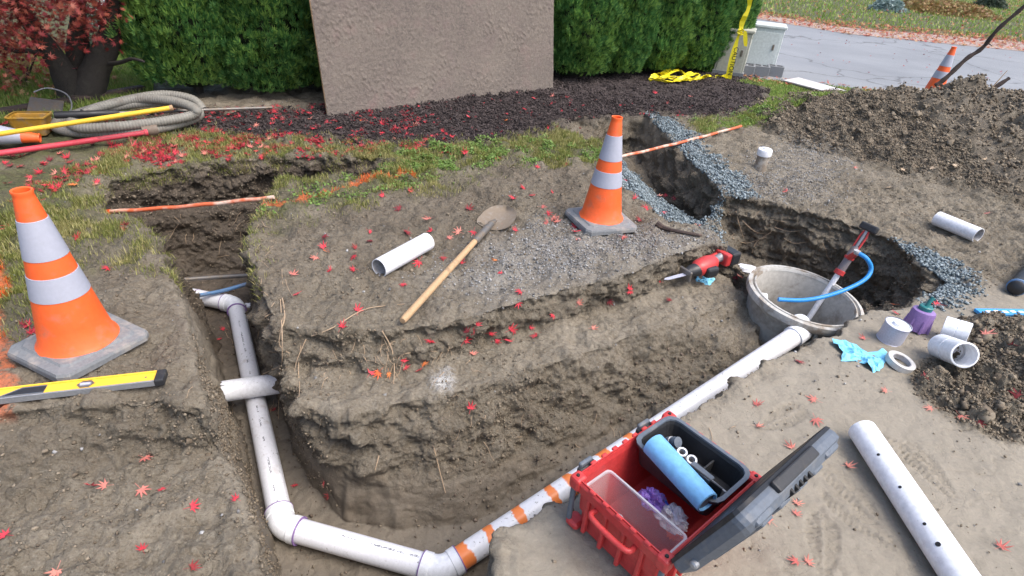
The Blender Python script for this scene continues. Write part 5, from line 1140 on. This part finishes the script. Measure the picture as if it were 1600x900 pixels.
def text_mesh(s, size, ext=.0008):
    cu = bpy.data.curves.new('lettering', 'FONT'); cu.body = s; cu.size = size; cu.extrude = ext; cu.align_x = 'CENTER'; cu.align_y = 'CENTER'
    o = bpy.data.objects.new('lettering', cu); COL.objects.link(o); dg = bpy.context.evaluated_depsgraph_get(); me = bpy.data.meshes.new_from_object(o.evaluated_get(dg)); bpy.data.objects.remove(o); me.materials.clear(); me.materials.append(MAT['print']); return me
tm = text_mesh('CAUTION', .088, .001)
o = link('lettering', tm, ct); upd = Vector((0, 0, -1)); o.matrix_local = Matrix.Translation(Vector((0, 0, .26)) + face * .016 - sd_ * .002) @ Matrix((upd, face.cross(upd), face)).transposed().to_4x4()
for i in range(34, len(pts) - 6, 9):
    s_ = sds[i]; dv = (pts[i + 1] - pts[i]).normalized(); nn = dv.cross(s_).normalized(); nn = nn if nn.z > 0 else -nn
    g = ribbon([pts[i] + nn * .006, pts[i + 2] + nn * .006, pts[i + 4] + nn * .006], .012, [sds[i], sds[i + 2], sds[i + 4]]); part('print_bar', g, MAT['print'], ct)

# ------------------------------------------------------------------ loose earth, stones, bark, grass: what nobody could count
rg = np.random.default_rng(21)
ZC = np.concatenate([chunks[0][2], chunks[1][2]]); PC = np.concatenate([chunks[0][3], chunks[1][3]]); VG = VV[:NA + NB]; NG = ND.copy()
dens = np.concatenate([np.full(NA, .008 ** 2), np.full(NB, .019 ** 2)]) / np.maximum(.12, np.abs(NG[:, 2])).clip(.3, 1)
_rg, PLm = rough_of(VG[:, 0], VG[:, 1], ZC[:, 0], ZC[:, 1])
def pick(wt, n):
    p = wt * dens; p = p / p.sum(); i = rg.choice(len(p), n, p=p)
    j = rg.normal(size=(n, 3)) * .004; return (VG[i] + j).astype(np.float32), NG[i].copy(), i
def rock(seed, flat_=.7):
    r = np.random.default_rng(seed); bm = bmesh.new(); bmesh.ops.create_cube(bm, size=1.2); bmesh.ops.subdivide_edges(bm, edges=bm.edges[:], cuts=1, use_grid_fill=True)
    V = np.array([v.co[:] for v in bm.verts]); F = [[v.index for v in f.verts] for f in bm.faces]; bm.free()
    V = V / np.linalg.norm(V, axis=1, keepdims=True) ** .5; V *= r.uniform(.45, 1.25, (len(V), 1)); V *= r.uniform(.7, 1.15, 3) * np.array([1, 1, flat_]); return V, F
def cubelet(seed):
    r = np.random.default_rng(seed); V, F = box(1, 1, .7); V = np.array(V) * r.uniform(.5, 1.1, (8, 1)) * r.uniform(.6, 1.2, 3); return V, F
def scatter(name, label, wt, n, smin, smax, mat, protos, sink=.2, power=2.5, isnorm=True, cat=None):
    pos, nr, i = pick(wt, n); s = smin + (smax - smin) * rg.random(n) ** power; k = rg.integers(0, len(protos), n); arr = []
    tn = nr + rg.normal(size=nr.shape) * .45
    for q, (pv, pf) in enumerate(protos):
        m = k == q
        if m.any(): arr.append(inst(pv, pf, pos[m] + nr[m] * (s[m] * .5 * (1 - 2 * sink))[:, None], frames(tn[m], rng=rg), s[m]))
    V, F = merge(arr); o = link(name, mk(name, V, F, mat), None, None, kind='stuff', label=label, category=cat or name.replace('_', ' ')); return o
RK = [rock(i) for i in range(4)]; CB = [cubelet(i) for i in range(6)]
x_, y_, z_ = VG.T; mul_, gr_, gv_, gg_ = ZC.T; steep = np.abs(NG[:, 2]) < .55
bare = (1 - mul_) * (1 - gv_) * (PLm < .3)
lowf = np.clip(perlin(x_ * 2.2, y_ * 2.2, seed=130) * 2 + .55, .05, 1.4); rgh = np.clip(_rg, .06, 1)
scatter('soil_crumbs', 'crumbs and small clods of grey brown earth over the dug ground', bare * lowf * rgh * np.where(z_ < -.5, .25, 1) * (1 - .6 * gr_), 60000, .003, .013, MAT['clod'], CB, .25, 3.0)
scatter('soil_clods', 'larger clods of earth on the mound and ledges', bare * lowf ** 2 * (rgh > .5) * (1 - gr_) * np.where(z_ < -.45, .3, 1), 1500, .008, .024, MAT['clod'], CB, .45, 3)
scatter('heap_crumbs', 'loose crumbs of dark earth on the soil heaps', PLm * (PLm > .2), 70000, .004, .015, MAT['clod'], CB, .2, 2.0)
scatter('heap_clods', 'dark clods of earth tumbled over the soil heaps', PLm * (PLm > .2), 2400, .012, .040, MAT['clod'], CB + RK, .38, 3)
scatter('trench_crumbs', 'damp crumbs fallen on the trench floor', (z_ < -.3) * (~steep) * 1.0, 4200, .004, .018, MAT['clod_dark'], CB, .25, 3)
up_ = (~steep).astype(float)
scatter('blue_gravel', 'blue grey crushed stone spilled down the right trench', gv_, 26000, .007, .020, MAT['gravel_blue'], CB, .15, 1.2)
scatter('grey_gravel', 'fine grey crushed stone spread over the mound', gg_ * (PLm < .5) * (.25 + lowf) * up_, 10000, .004, .011, MAT['gravel_grey'], CB, .2, 1.5)
scatter('stray_gravel', 'stray grey stones over the mound and path', np.clip(gg_ + gv_ + .03 * bare, 0, 1) * up_ * (z_ > -.3), 3000, .005, .016, MAT['gravel_grey'], CB, .2, 2)
chip = [(np.array(box(1, .28, .10)[0]) * np.array([1, 1, 1]), box(1, .28, .10)[1]), (np.array(box(.7, .4, .12)[0]), box(.7, .4, .12)[1])]
scatter('bark_mulch', 'dark bark chips mulching the bed along the hedge', mul_ * up_, 26000, .010, .040, MAT['bark'], chip, .0, 1.6)
p_ = rg.uniform([-4.5, 5.0], [3.6, 10.2], (60000, 2)).astype(np.float32); m_ = (mask(p_[:, 0], p_[:, 1], MULCH, .15, .1, 20) > .4) & ((p_[:, 1] > AY1 - .05) | (p_[:, 0] < AX0)); p_ = p_[m_][:20000]
p_ = np.stack([p_[:, 0], p_[:, 1], macro(p_[:, 0], p_[:, 1]) + .004], 1).astype(np.float32); V, F = inst(chip[0][0], chip[0][1], p_, frames(np.tile([0, 0, 1.0], (len(p_), 1)) + rg.normal(size=p_.shape) * .5, rng=rg), rg.uniform(.02, .055, len(p_)))
link('bark_mulch', mk('bark_mulch', V, F, MAT['bark']), None, None, kind='stuff', label='dark bark chips farther back at the foot of the hedge', category='bark mulch')
# heap beyond the fine ground and other far earth
sel = (PLm > 2)
xo, yo, zo = Vr[:, 0], Vr[:, 1], Vr[:, 2]; plo = rough_of(xo, yo, zc[:, 0], zc[:, 1])[1]; inb = (xo > AX0) & (xo < AX1) & (yo > AY0) & (yo < AY1)
wo = (plo > .2) & (~inb) & (yo < 12) & (xo < 9); ci = np.nonzero(wo)[0]; ci = rg.choice(ci, 34000); s = .012 + .03 * rg.random(len(ci)) ** 2.5
pv, pf = CB[1]; V, F = inst(pv, pf, (Vr[ci] + rg.normal(size=(len(ci), 3)) * .015).astype(np.float32), frames(No[ci] + rg.normal(size=(len(ci), 3)) * .5, rng=rg), s)
link('heap_rubble', mk('heap_rubble', V, F, MAT['clod']), None, None, kind='stuff', label='loose clods over the far side of the large soil heap', category='heap rubble')

def blades(name, label, pos, nr, hmin, hmax, wd, mat, paint=None, lean=.6, cat='grass'):
    n = len(pos); h = rg.uniform(hmin, hmax, n); a = rg.uniform(0, 6.283, n); c, s_ = np.cos(a), np.sin(a)
    side = np.stack([-s_, c, 0 * c], 1) * (wd * rg.uniform(.7, 1.3, n))[:, None]; ln = rg.uniform(.1, lean, n)
    d = np.stack([c * ln, s_ * ln, np.ones(n)], 1) + nr * .2; d /= np.linalg.norm(d, axis=1, keepdims=True); d2 = d + np.stack([c, s_, -.3 + 0 * c], 1) * (ln * .9)[:, None]; d2 /= np.linalg.norm(d2, axis=1, keepdims=True)
    p1 = pos + d * (h * .55)[:, None]; p2 = p1 + d2 * (h * .5)[:, None]
    V = np.stack([pos - side, pos + side, p1 + side * .8, p1 - side * .8, p2], 1).reshape(-1, 3); b = (np.arange(n) * 5)[:, None]
    F = np.concatenate([b + [0, 1, 2], b + [0, 2, 3], b + [3, 2, 4]]); at = {}
    if paint is not None: at['paint'] = np.repeat(np.stack([paint, paint * 0, paint * 0, paint * 0 + 1], 1), 5, axis=0)
    return link(name, mk(name, V, F, mat, False, at), None, None, kind='stuff', label=label, category=cat)
gw = gr_ * up_ * (z_ > -.12) * (PLm < .3); tuft = np.clip(perlin(x_ * 9, y_ * 9, seed=140) * 2.0 + .5, .06, 1) * np.clip(perlin(x_ * 2.5, y_ * 2.5, seed=141) * 2 + .8, .15, 1)
pos, nr, i = pick(gw * tuft, 85000); pos = pos + rg.normal(size=pos.shape) * .006
blades('grass', 'worn patchy grass around the dug area', pos, nr, .015, .045, .0018, MAT['blade'], paints(pos[:, 0], pos[:, 1])[0])
# overhanging tufts along the cut edge of the far pit
ed = np.exp(-(np.abs(sdpoly(x_, y_, T_TOP)) / .06) ** 2) * (y_ > 2.5) * (x_ < -.6) * (z_ > -.12); ed2 = np.exp(-(np.abs(sdpoly(x_, y_, SLIT_TOP)) / .05) ** 2) * (z_ > -.1) * (x_ < -1)
pos, nr, i = pick(np.maximum(ed, ed2) * np.clip(perlin(x_ * 6, y_ * 6, seed=142) * 2 + .6, .05, 1), 6000)
blades('edge_grass', 'tufts of grass hanging over the edge of the far pit', pos, nr, .02, .05, .0016, MAT['blade'], paints(pos[:, 0], pos[:, 1])[0], 1.3)
# clover like weeds
WD = [((np.array([(0, 0, 0), (.35, .45, .08), (0, 1, .0), (-.35, .45, .08)])), [[0, 1, 2, 3]])]
wz = [PL([(600,232),(700,222),(860,212),(935,225),(950,245),(860,252),(740,262),(690,270),(610,262)]), PL([(430,300),(640,258),(720,268),(640,300),(520,318),(430,340)]), VERGE]
ww_ = np.maximum.reduce([mask(x_, y_, wz[0], .1, .15, 150), mask(x_, y_, wz[1], .1, .15, 151) * .35, mask(x_, y_, wz[2], .1, .1, 152) * .5]) * np.clip(perlin(x_ * 7, y_ * 7, seed=153) * 2.6 + .1, 0, 1)
pos, nr, i = pick(ww_ * up_ * (z_ > -.1), 9500); pv, pf = WD[0]
V, F = inst(pv, pf, pos + nr * (.004 + .02 * rg.random(len(pos)))[:, None].astype(np.float32), frames(nr + rg.normal(size=nr.shape) * .5, rng=rg), rg.uniform(.012, .028, len(pos)))
link('weeds', mk('weeds', V, F, MAT['weed'], False, {'paint': np.zeros((len(V), 4))}), None, None, kind='stuff', label='bright green weeds in front of the mulch bed', category='weeds')
# verge and lawns farther out
def area(poly, n, z=0.0):
    xs = [p[0] for p in poly]; ys = [p[1] for p in poly]; x = rg.uniform(min(xs), max(xs), n * 3).astype(np.float32); y = rg.uniform(min(ys), max(ys), n * 3).astype(np.float32); m = sdpoly(x, y, poly) < 0
    x, y = x[m][:n], y[m][:n]; return np.stack([x, y, macro(x, y) + z], 1).astype(np.float32)
p = area(PL([(1085,194),(1150,184),(1196,160),(1205,140),(1150,128),(1210,118),(1440,146),(1420,156),(1320,168),(1260,180),(1180,194),(1100,208)]), 26000); p = p[(sdpoly(p[:, 0], p[:, 1], ROAD) > .02)]
blades('verge_grass', 'green grass verge between the mulch bed and the road', p, np.tile([0, 0, 1.0], (len(p), 1)), .02, .045, .004, MAT['blade_far'], None)
p = area(PL([(-260,100),(0,100),(60,88),(240,60),(240,150),(200,176),(0,195),(-260,215)]), 34000)
blades('yard_grass', 'sunny green lawn behind the maple', p, np.tile([0, 0, 1.0], (len(p), 1)), .03, .08, .004, MAT['blade_far'], None)
farp = [(1.0, 25.5), (7.0, 21.5), (9.0, 19.0), (13.6, 18.9), (30, 17.8), (60, 60), (-10, 70)]
p = area(farp, 60000); blades('far_lawn', 'green lawn across the road', p, np.tile([0, 0, 1.0], (len(p), 1)), .06, .14, .02, MAT['blade_far'], None)

# ------------------------------------------------------------------ roots
def rootline(px, r, lab, n=3):
    pts = []
    for q in px:
        h = hit(q[0], q[1])[0]; to = (Vector((0, 0, CAM_H)) - h).normalized(); pts.append(h + to * (.012 if len(q) < 3 else q[2]))
    sp = smoothpath(pts, n); N = len(sp); return tag(part('root', tube(sp, [r * (1 - .6 * i / N) for i in range(N)], 5), MAT['root'], None, True), lab, 'root', 'pale roots sticking out of the cut earth')
ROOTL = ['longer of two pale roots hanging left of the mound shelf', 'straight pale root reaching down beside the broken cross pipe', 'short root curling into the left trench below the elbow', 'pale root on the mound corner right of the broken cross pipe', 'short bent root just above the mound corner roots', 'thin root lying over the right end of the broken cross pipe', 'thin root stretched across the left trench above the broken pipe',
         'pale root hanging over the step left of the white dust patch', 'short root beside the one hanging over the step', 'long pale root arching over the mound left of the shovel handle', 'pale root hanging low on the front face of the mound', 'short root stub low on the front left of the mound', 'small root beside the drain pipe behind the toolbox',
         'long curved pale root at the left end of the right pit', 'root high on the pit wall above the saw', 'rising root low on the pit wall left of the basin', 'root hanging at the corner where gravel meets the right pit', 'level root across the pit wall above the basin', 'lower short root on the pit wall above the basin']
LW, LF_, LT_ = 'thin pale root hanging down the left wall of the mound', 'thin pale root on the front face of the mound', 'thin pale root in the wall of the right pit'
for px, r, lab in (([(441, 466), (445, 495), (438, 520), (437, 540), (452, 552)], .004, LW), ([(438, 468), (440, 505), (441, 560), (436, 620), (435, 655)], .0035, LW), ([(425, 490), (410, 500), (402, 530)], .003, LW), ([(470, 540), (466, 575), (468, 600), (467, 620)], .003, LW), ([(478, 530), (465, 560), (460, 580)], .0025, LW), ([(410, 585), (425, 578), (438, 572)], .0025, LW), ([(400, 545), (420, 549), (433, 552)], .0025, LW),
                   ([(597, 517), (612, 545), (616, 575), (615, 600)], .0035, LF_), ([(585, 515), (600, 530), (608, 550)], .0025, LF_), ([(487, 525), (520, 512), (565, 485), (600, 478), (632, 475)], .0035, LF_), ([(678, 700), (688, 740), (696, 770)], .003, LF_), ([(592, 712), (586, 735)], .003, LF_), ([(1072, 620), (1076, 640), (1078, 655)], .003, LF_),
                   ([(1145, 372), (1165, 380), (1190, 372), (1205, 362)], .0045, LT_), ([(1160, 345), (1180, 362), (1200, 366)], .004, LT_), ([(1175, 395), (1182, 378), (1198, 370)], .004, LT_), ([(1150, 330), (1155, 350), (1162, 372)], .0035, LT_), ([(1210, 355), (1235, 362), (1260, 358)], .0035, LT_), ([(1225, 372), (1240, 380), (1262, 378)], .0035, LT_)):
    rootline(px, r, ROOTL.pop(0))
allr = []
r2 = random.Random(3)
for _ in range(150):
    zone_ = r2.choice([((395, 340), (450, 640)), ((240, 300), (400, 430)), ((1010, 200), (1130, 380)), ((1130, 320), (1420, 400)), ((480, 520), (760, 600)), ((290, 430), (420, 640)), ((700, 640), (1150, 700))])
    x = r2.uniform(zone_[0][0], zone_[1][0]); y = r2.uniform(zone_[0][1], zone_[1][1]); pts = []; dx, dy = r2.uniform(-6, 6), r2.uniform(2, 9)
    for k in range(4):
        h = hit(x, y)[0]; pts.append(h + (Vector((0, 0, CAM_H)) - h).normalized() * .007); x += dx + r2.uniform(-3, 3); y += dy + r2.uniform(-4, 4)
    if max((pts[i + 1] - pts[i]).length for i in range(3)) > .12: continue
    allr.append(tube(pts, [.0016, .0014, .0012, .0008], 4, False))
g = join(*allr); link('root_hairs', mk('root_hairs', g[0], g[1], MAT['root']), None, None, kind='stuff', label='fine root hairs sticking out of the cut earth', category='roots')

# ------------------------------------------------------------------ fallen maple leaves
LS = []
for i in range(7):
    g = leaf_shape(i, (.45, .12, .7, .25, -.2, .55, .3)[i]); LS.append(g)
LM_ = {}
def leafmesh(i, mt):
    if (i, mt) not in LM_: LM_[(i, mt)] = mk('maple_leaf', LS[i][0], LS[i][1], MAT[mt])
    return LM_[(i, mt)]
r3 = random.Random(11); COUNT = [0]
GRP = 'red maple leaves scattered over the ground'
MARKS = [(125, 430, 'the left traffic cone'), (140, 595, 'the yellow level'), (260, 318, 'the left orange rod'), (195, 190, 'the hose coil'), (130, 225, 'the pinkish red pole'), (628, 395, 'the pipe offcut on the mound'), (768, 325, 'the shovel blade'), (745, 380, 'the shovel socket'), (690, 430, 'the shovel handle'), (630, 500, 'the shovel handle end'),
         (938, 300, 'the middle traffic cone'), (1060, 360, 'the bent piece of wood'), (1090, 430, 'the power saw'), (1255, 460, 'the round basin'), (1345, 400, 'the hand pump'), (1390, 518, 'the grey can'), (1430, 495, 'the purple can'), (1350, 558, 'the blue rag'), (1405, 567, 'the tape roll'), (1495, 530, 'the pipe couplings'), (1560, 490, 'the blue ruler'), (1495, 355, 'the pipe offcut by the heap'),
         (1420, 780, 'the perforated pipe'), (960, 780, 'the red toolbox'), (1230, 760, 'the open toolbox lid'), (395, 605, 'the broken cross pipe'), (345, 470, 'the far trench elbow'), (435, 810, 'the near left elbow'), (690, 880, 'the front elbow'), (1187, 245, 'the pipe stub'), (690, 590, 'the white dust patch'), (512, 180, 'the left board corner'), (690, 160, 'the board foot'), (862, 138, 'the right board corner'),
         (1065, 126, 'the caution tape heap'), (1150, 570, 'the drain pipe'), (440, 340, 'the orange paint line'), (1430, 250, 'the large heap crest'), (1550, 640, 'the small soil heap'), (400, 250, 'the far pit edge'), (560, 258, 'the dark slit'), (760, 240, 'the weed patch'), (410, 176, 'the dark pole end'), (200, 735, 'the ledge below the level')]
def leaf(px, py, lab, mt=None, s=None, jit=0):
    if jit: px += r3.uniform(-jit, jit); py += r3.uniform(-jit, jit)
    h, n = hit(px, py)
    if (h - Vector((0, 0, CAM_H))).length > 14: return
    mt = mt or r3.choices(['leaf_red', 'leaf_pink', 'leaf_orange', 'leaf_dark'], [.62, .18, .04, .16])[0]; s = (s or r3.uniform(.030, .047) * min(1.2, .42 + .20 * (h - Vector((0, 0, CAM_H))).length)); i = r3.randrange(7)
    o = link('maple_leaf', leafmesh(i, mt)); n = (n + Vector((r3.gauss(0, .25), r3.gauss(0, .25), .5))).normalized()
    o.matrix_world = Matrix.Translation(h + n * s * .22) @ basis(n, (math.cos(r3.random() * 6.28), math.sin(r3.random() * 6.28), .1)) @ Rz(r3.random() * 6.28) @ Matrix.Scale(s, 4)
    best = min(MARKS, key=lambda q: math.hypot(q[0] - px, (q[1] - py) * 1.3)); dx, dy = px - best[0], py - best[1]; dd = math.hypot(dx, dy); an = int(((math.degrees(math.atan2(-dy, dx)) + 22.5) % 360) // 45)
    side = ('right of', 'up and right of', 'above', 'up and left of', 'left of', 'down and left of', 'below', 'down and right of')[an]; near = 'just' if dd < 28 else ('a little' if dd < 60 else 'well')
    lab = {'leaf_red': 'red', 'leaf_pink': 'pale pink', 'leaf_orange': 'orange red', 'leaf_dark': 'dark crimson', 'leaf_tan': 'dry tan'}[mt] + ' maple leaf lying ' + near + ' ' + side + ' ' + best[2]
    tag(o, lab, 'leaf', GRP); COUNT[0] += 1
LB_, LSH, LN, LL, LT2, LH = ('red maple leaf fallen on top of the mound', 'red maple leaf fallen on the front shelf of the mound', 'red maple leaf fallen on the smooth mud around the toolbox and cans', 'red maple leaf fallen on the left bank near the cone and level', 'red maple leaf fallen inside the left trench', 'red maple leaf fallen on the heap or path at right')
for px, py in ((507,370),(507,388),(510,395),(492,403),(458,432),(515,424),(552,423),(575,364),(577,381),(555,390),(556,400),(627,328),(640,300),(597,307),(637,364),(655,411),(675,343),(676,362),(731,330),(718,365),(700,374),(692,403),(740,362),(720,410),(632,445),(775,409),(783,430),(795,352),(690,240),(704,243),(775,248),(727,240),
               (838,263),(883,261),(818,294),(862,300),(833,307),(803,310),(855,335),(865,343),(847,325),(900,355),(915,358),(895,365),(903,374),(972,372),(804,362),(1035,333),(1043,305),(1055,310),(1028,307),(1012,328),(1090,350),(980,285),(993,312),(983,453),(463,461),(557,487),(812,458),(810,472),(660,385),(855,350),(870,348),(1000,345)):
    leaf(px, py, LB_, None, None, 1.5)
for px, py in ((535,512),(672,535),(745,507),(742,517),(730,520),(765,523),(775,533),(797,517),(797,535),(725,533),(737,555),(662,570),(656,580),(629,565),(632,578),(606,583),(593,582),(578,583),(735,640),(904,475),(862,493),(827,512),(840,525),(803,517),(925,514),(951,471),(1047,471),(985,457),(1150,435),(1160,437),(1030,440)):
    leaf(px, py, LSH)
for px, py in ((1182,635),(1183,668),(1246,567),(1273,627),(1275,657),(1350,530),(1400,492),(1443,588),(1384,612),(1323,730),(1243,789),(1242,805),(1203,815),(1245,880),(1260,880),(1562,857),(1238,702),(1455,640),(1190,560)): leaf(px, py, LN, 'leaf_pink' if py > 600 else None)
for px, py in ((226,718),(140,762),(165,760),(220,765),(257,765),(300,792),(222,860),(298,889),(90,893),(10,838),(45,512),(58,516),(48,522),(35,508),(198,350),(193,360),(195,352),(120,373),(168,420),(48,300),(20,355),(370,781),(235,330)): leaf(px, py, LL)
for px, py in ((461,759),(508,753),(515,775),(429,642),(345,530),(350,515),(372,545)): leaf(px, py, LT2, None, .03)
for px, py in ((1335,263),(1500,652),(1529,661),(1540,525),(1580,540),(1592,620),(1465,478),(1400,478),(1545,335),(1230,300)): leaf(px, py, LH)
for px, py in ((1410,265),(1492,258),(1388,295),(1455,263),(1540,250)): leaf(px, py, 'pale dry leaf lying on the large soil heap', 'leaf_tan', .045)
LMU, LLA = 'red maple leaf fallen on the dark mulch below the leaning board', 'red maple leaf fallen on the grass in front of the hose coil'
for px, py in ((405,182),(432,186),(445,187),(423,195),(455,196),(405,216),(427,213),(488,203),(520,190),(560,187),(580,192),(595,194),(568,208),(615,203),(622,220),(648,197),(668,218),(690,206),(735,185),(755,163),(780,200),(790,189),(705,215),(835,155),(862,152),(870,160),(885,153),(860,165),(820,172),(1025,147),(1042,163),(1080,152),(945,165),(930,158)): leaf(px, py, LMU)
for _ in range(24): leaf(r3.uniform(370, 640), r3.uniform(178, 222), LMU)
for _ in range(96):
    x = r3.uniform(0, 420); leaf(x, r3.uniform(212 + (0 if x > 120 else 25), 300 if x < 160 else 250), LLA, r3.choice(['leaf_red', 'leaf_red', 'leaf_dark', 'leaf_pink']))
for px, py in ((222,238),(232,240),(203,252),(275,252),(73,290),(118,290),(50,278),(100,270),(150,262),(30,262),(180,230),(250,225),(300,232),(330,225)): leaf(px, py, LLA)
# the rest of the leaf fall
def litter(name, label, pos, nr, size, mat, cat='leaf litter'):
    V, F = inst(LS[0][0], LS[0][1], (pos + nr * .006).astype(np.float32), frames(nr + rg.normal(size=nr.shape) * .3, rng=rg), rg.uniform(.7, 1.2, len(pos)) * size); return link(name, mk(name, V, F, mat), None, None, kind='stuff', label=label, category=cat)
MAT['litter_red'] = leafy('fallen_leaf_red', (.14, .012, .022), (.55, .04, .06), None, .1)
lz = np.maximum(mask(x_, y_, PL([(-200,200),(60,215),(330,205),(470,212),(560,190),(520,175),(640,165),(700,225),(560,235),(400,235),(160,262),(60,300),(-200,330)]), .2, .2, 160), .06 * mask(x_, y_, MULCH, .2, .1, 161))
lz = lz * np.clip(perlin(x_ * 4, y_ * 4, seed=162) * 2.2 + .35, .03, 1)
pos, nr, i = pick(lz * up_ * (z_ > -.1) * (1 - .75 * mul_), 2300); litter('leaf_litter', 'drift of fallen red maple leaves in front of the hose and mulch', pos, nr, .030, MAT['litter_red'])
pos = area(PL([(-200,190),(200,215),(330,195),(520,178),(520,165),(330,172),(150,180),(-200,160)]), 500, .01); nr = np.tile([0, 0, 1.0], (len(pos), 1)); litter('leaf_litter', 'fallen red leaves around the hose coil', pos, nr, .034, MAT['litter_red'])
p1 = area([(3.3, 9.0), (6.4, 9.0), (6.4, 9.35), (3.3, 9.55)], 160, .01); p2 = area([(6.4, 19.3), (8.3, 16.7), (12.8, 16.0), (30, 12.7), (30, 18.5), (9.5, 20.5), (7.0, 22.5)], 5200, .015); p3 = area(farp, 5200, .06)
nr = np.tile([0, 0, 1.0], (len(p1), 1)); litter('leaf_litter', 'fallen leaves along the near road edge', p1, nr, .045, MAT['litter'])
nr = np.tile([0, 0, 1.0], (len(p2), 1)); litter('leaf_litter', 'drift of fallen leaves along the far road edge', p2, nr, .075, MAT['litter'])
nr = np.tile([0, 0, 1.0], (len(p3), 1)); litter('leaf_litter', 'fallen leaves over the lawn across the road', p3, nr, .08, MAT['litter'])
p4 = area([(3.5, 9.9), (7, 9.6), (12, 9), (14, 14), (8, 17), (5, 17)], 130, .012); nr = np.tile([0, 0, 1.0], (len(p4), 1)); litter('leaf_litter', 'few small leaves on the asphalt road', p4, nr, .03, MAT['litter_red'])
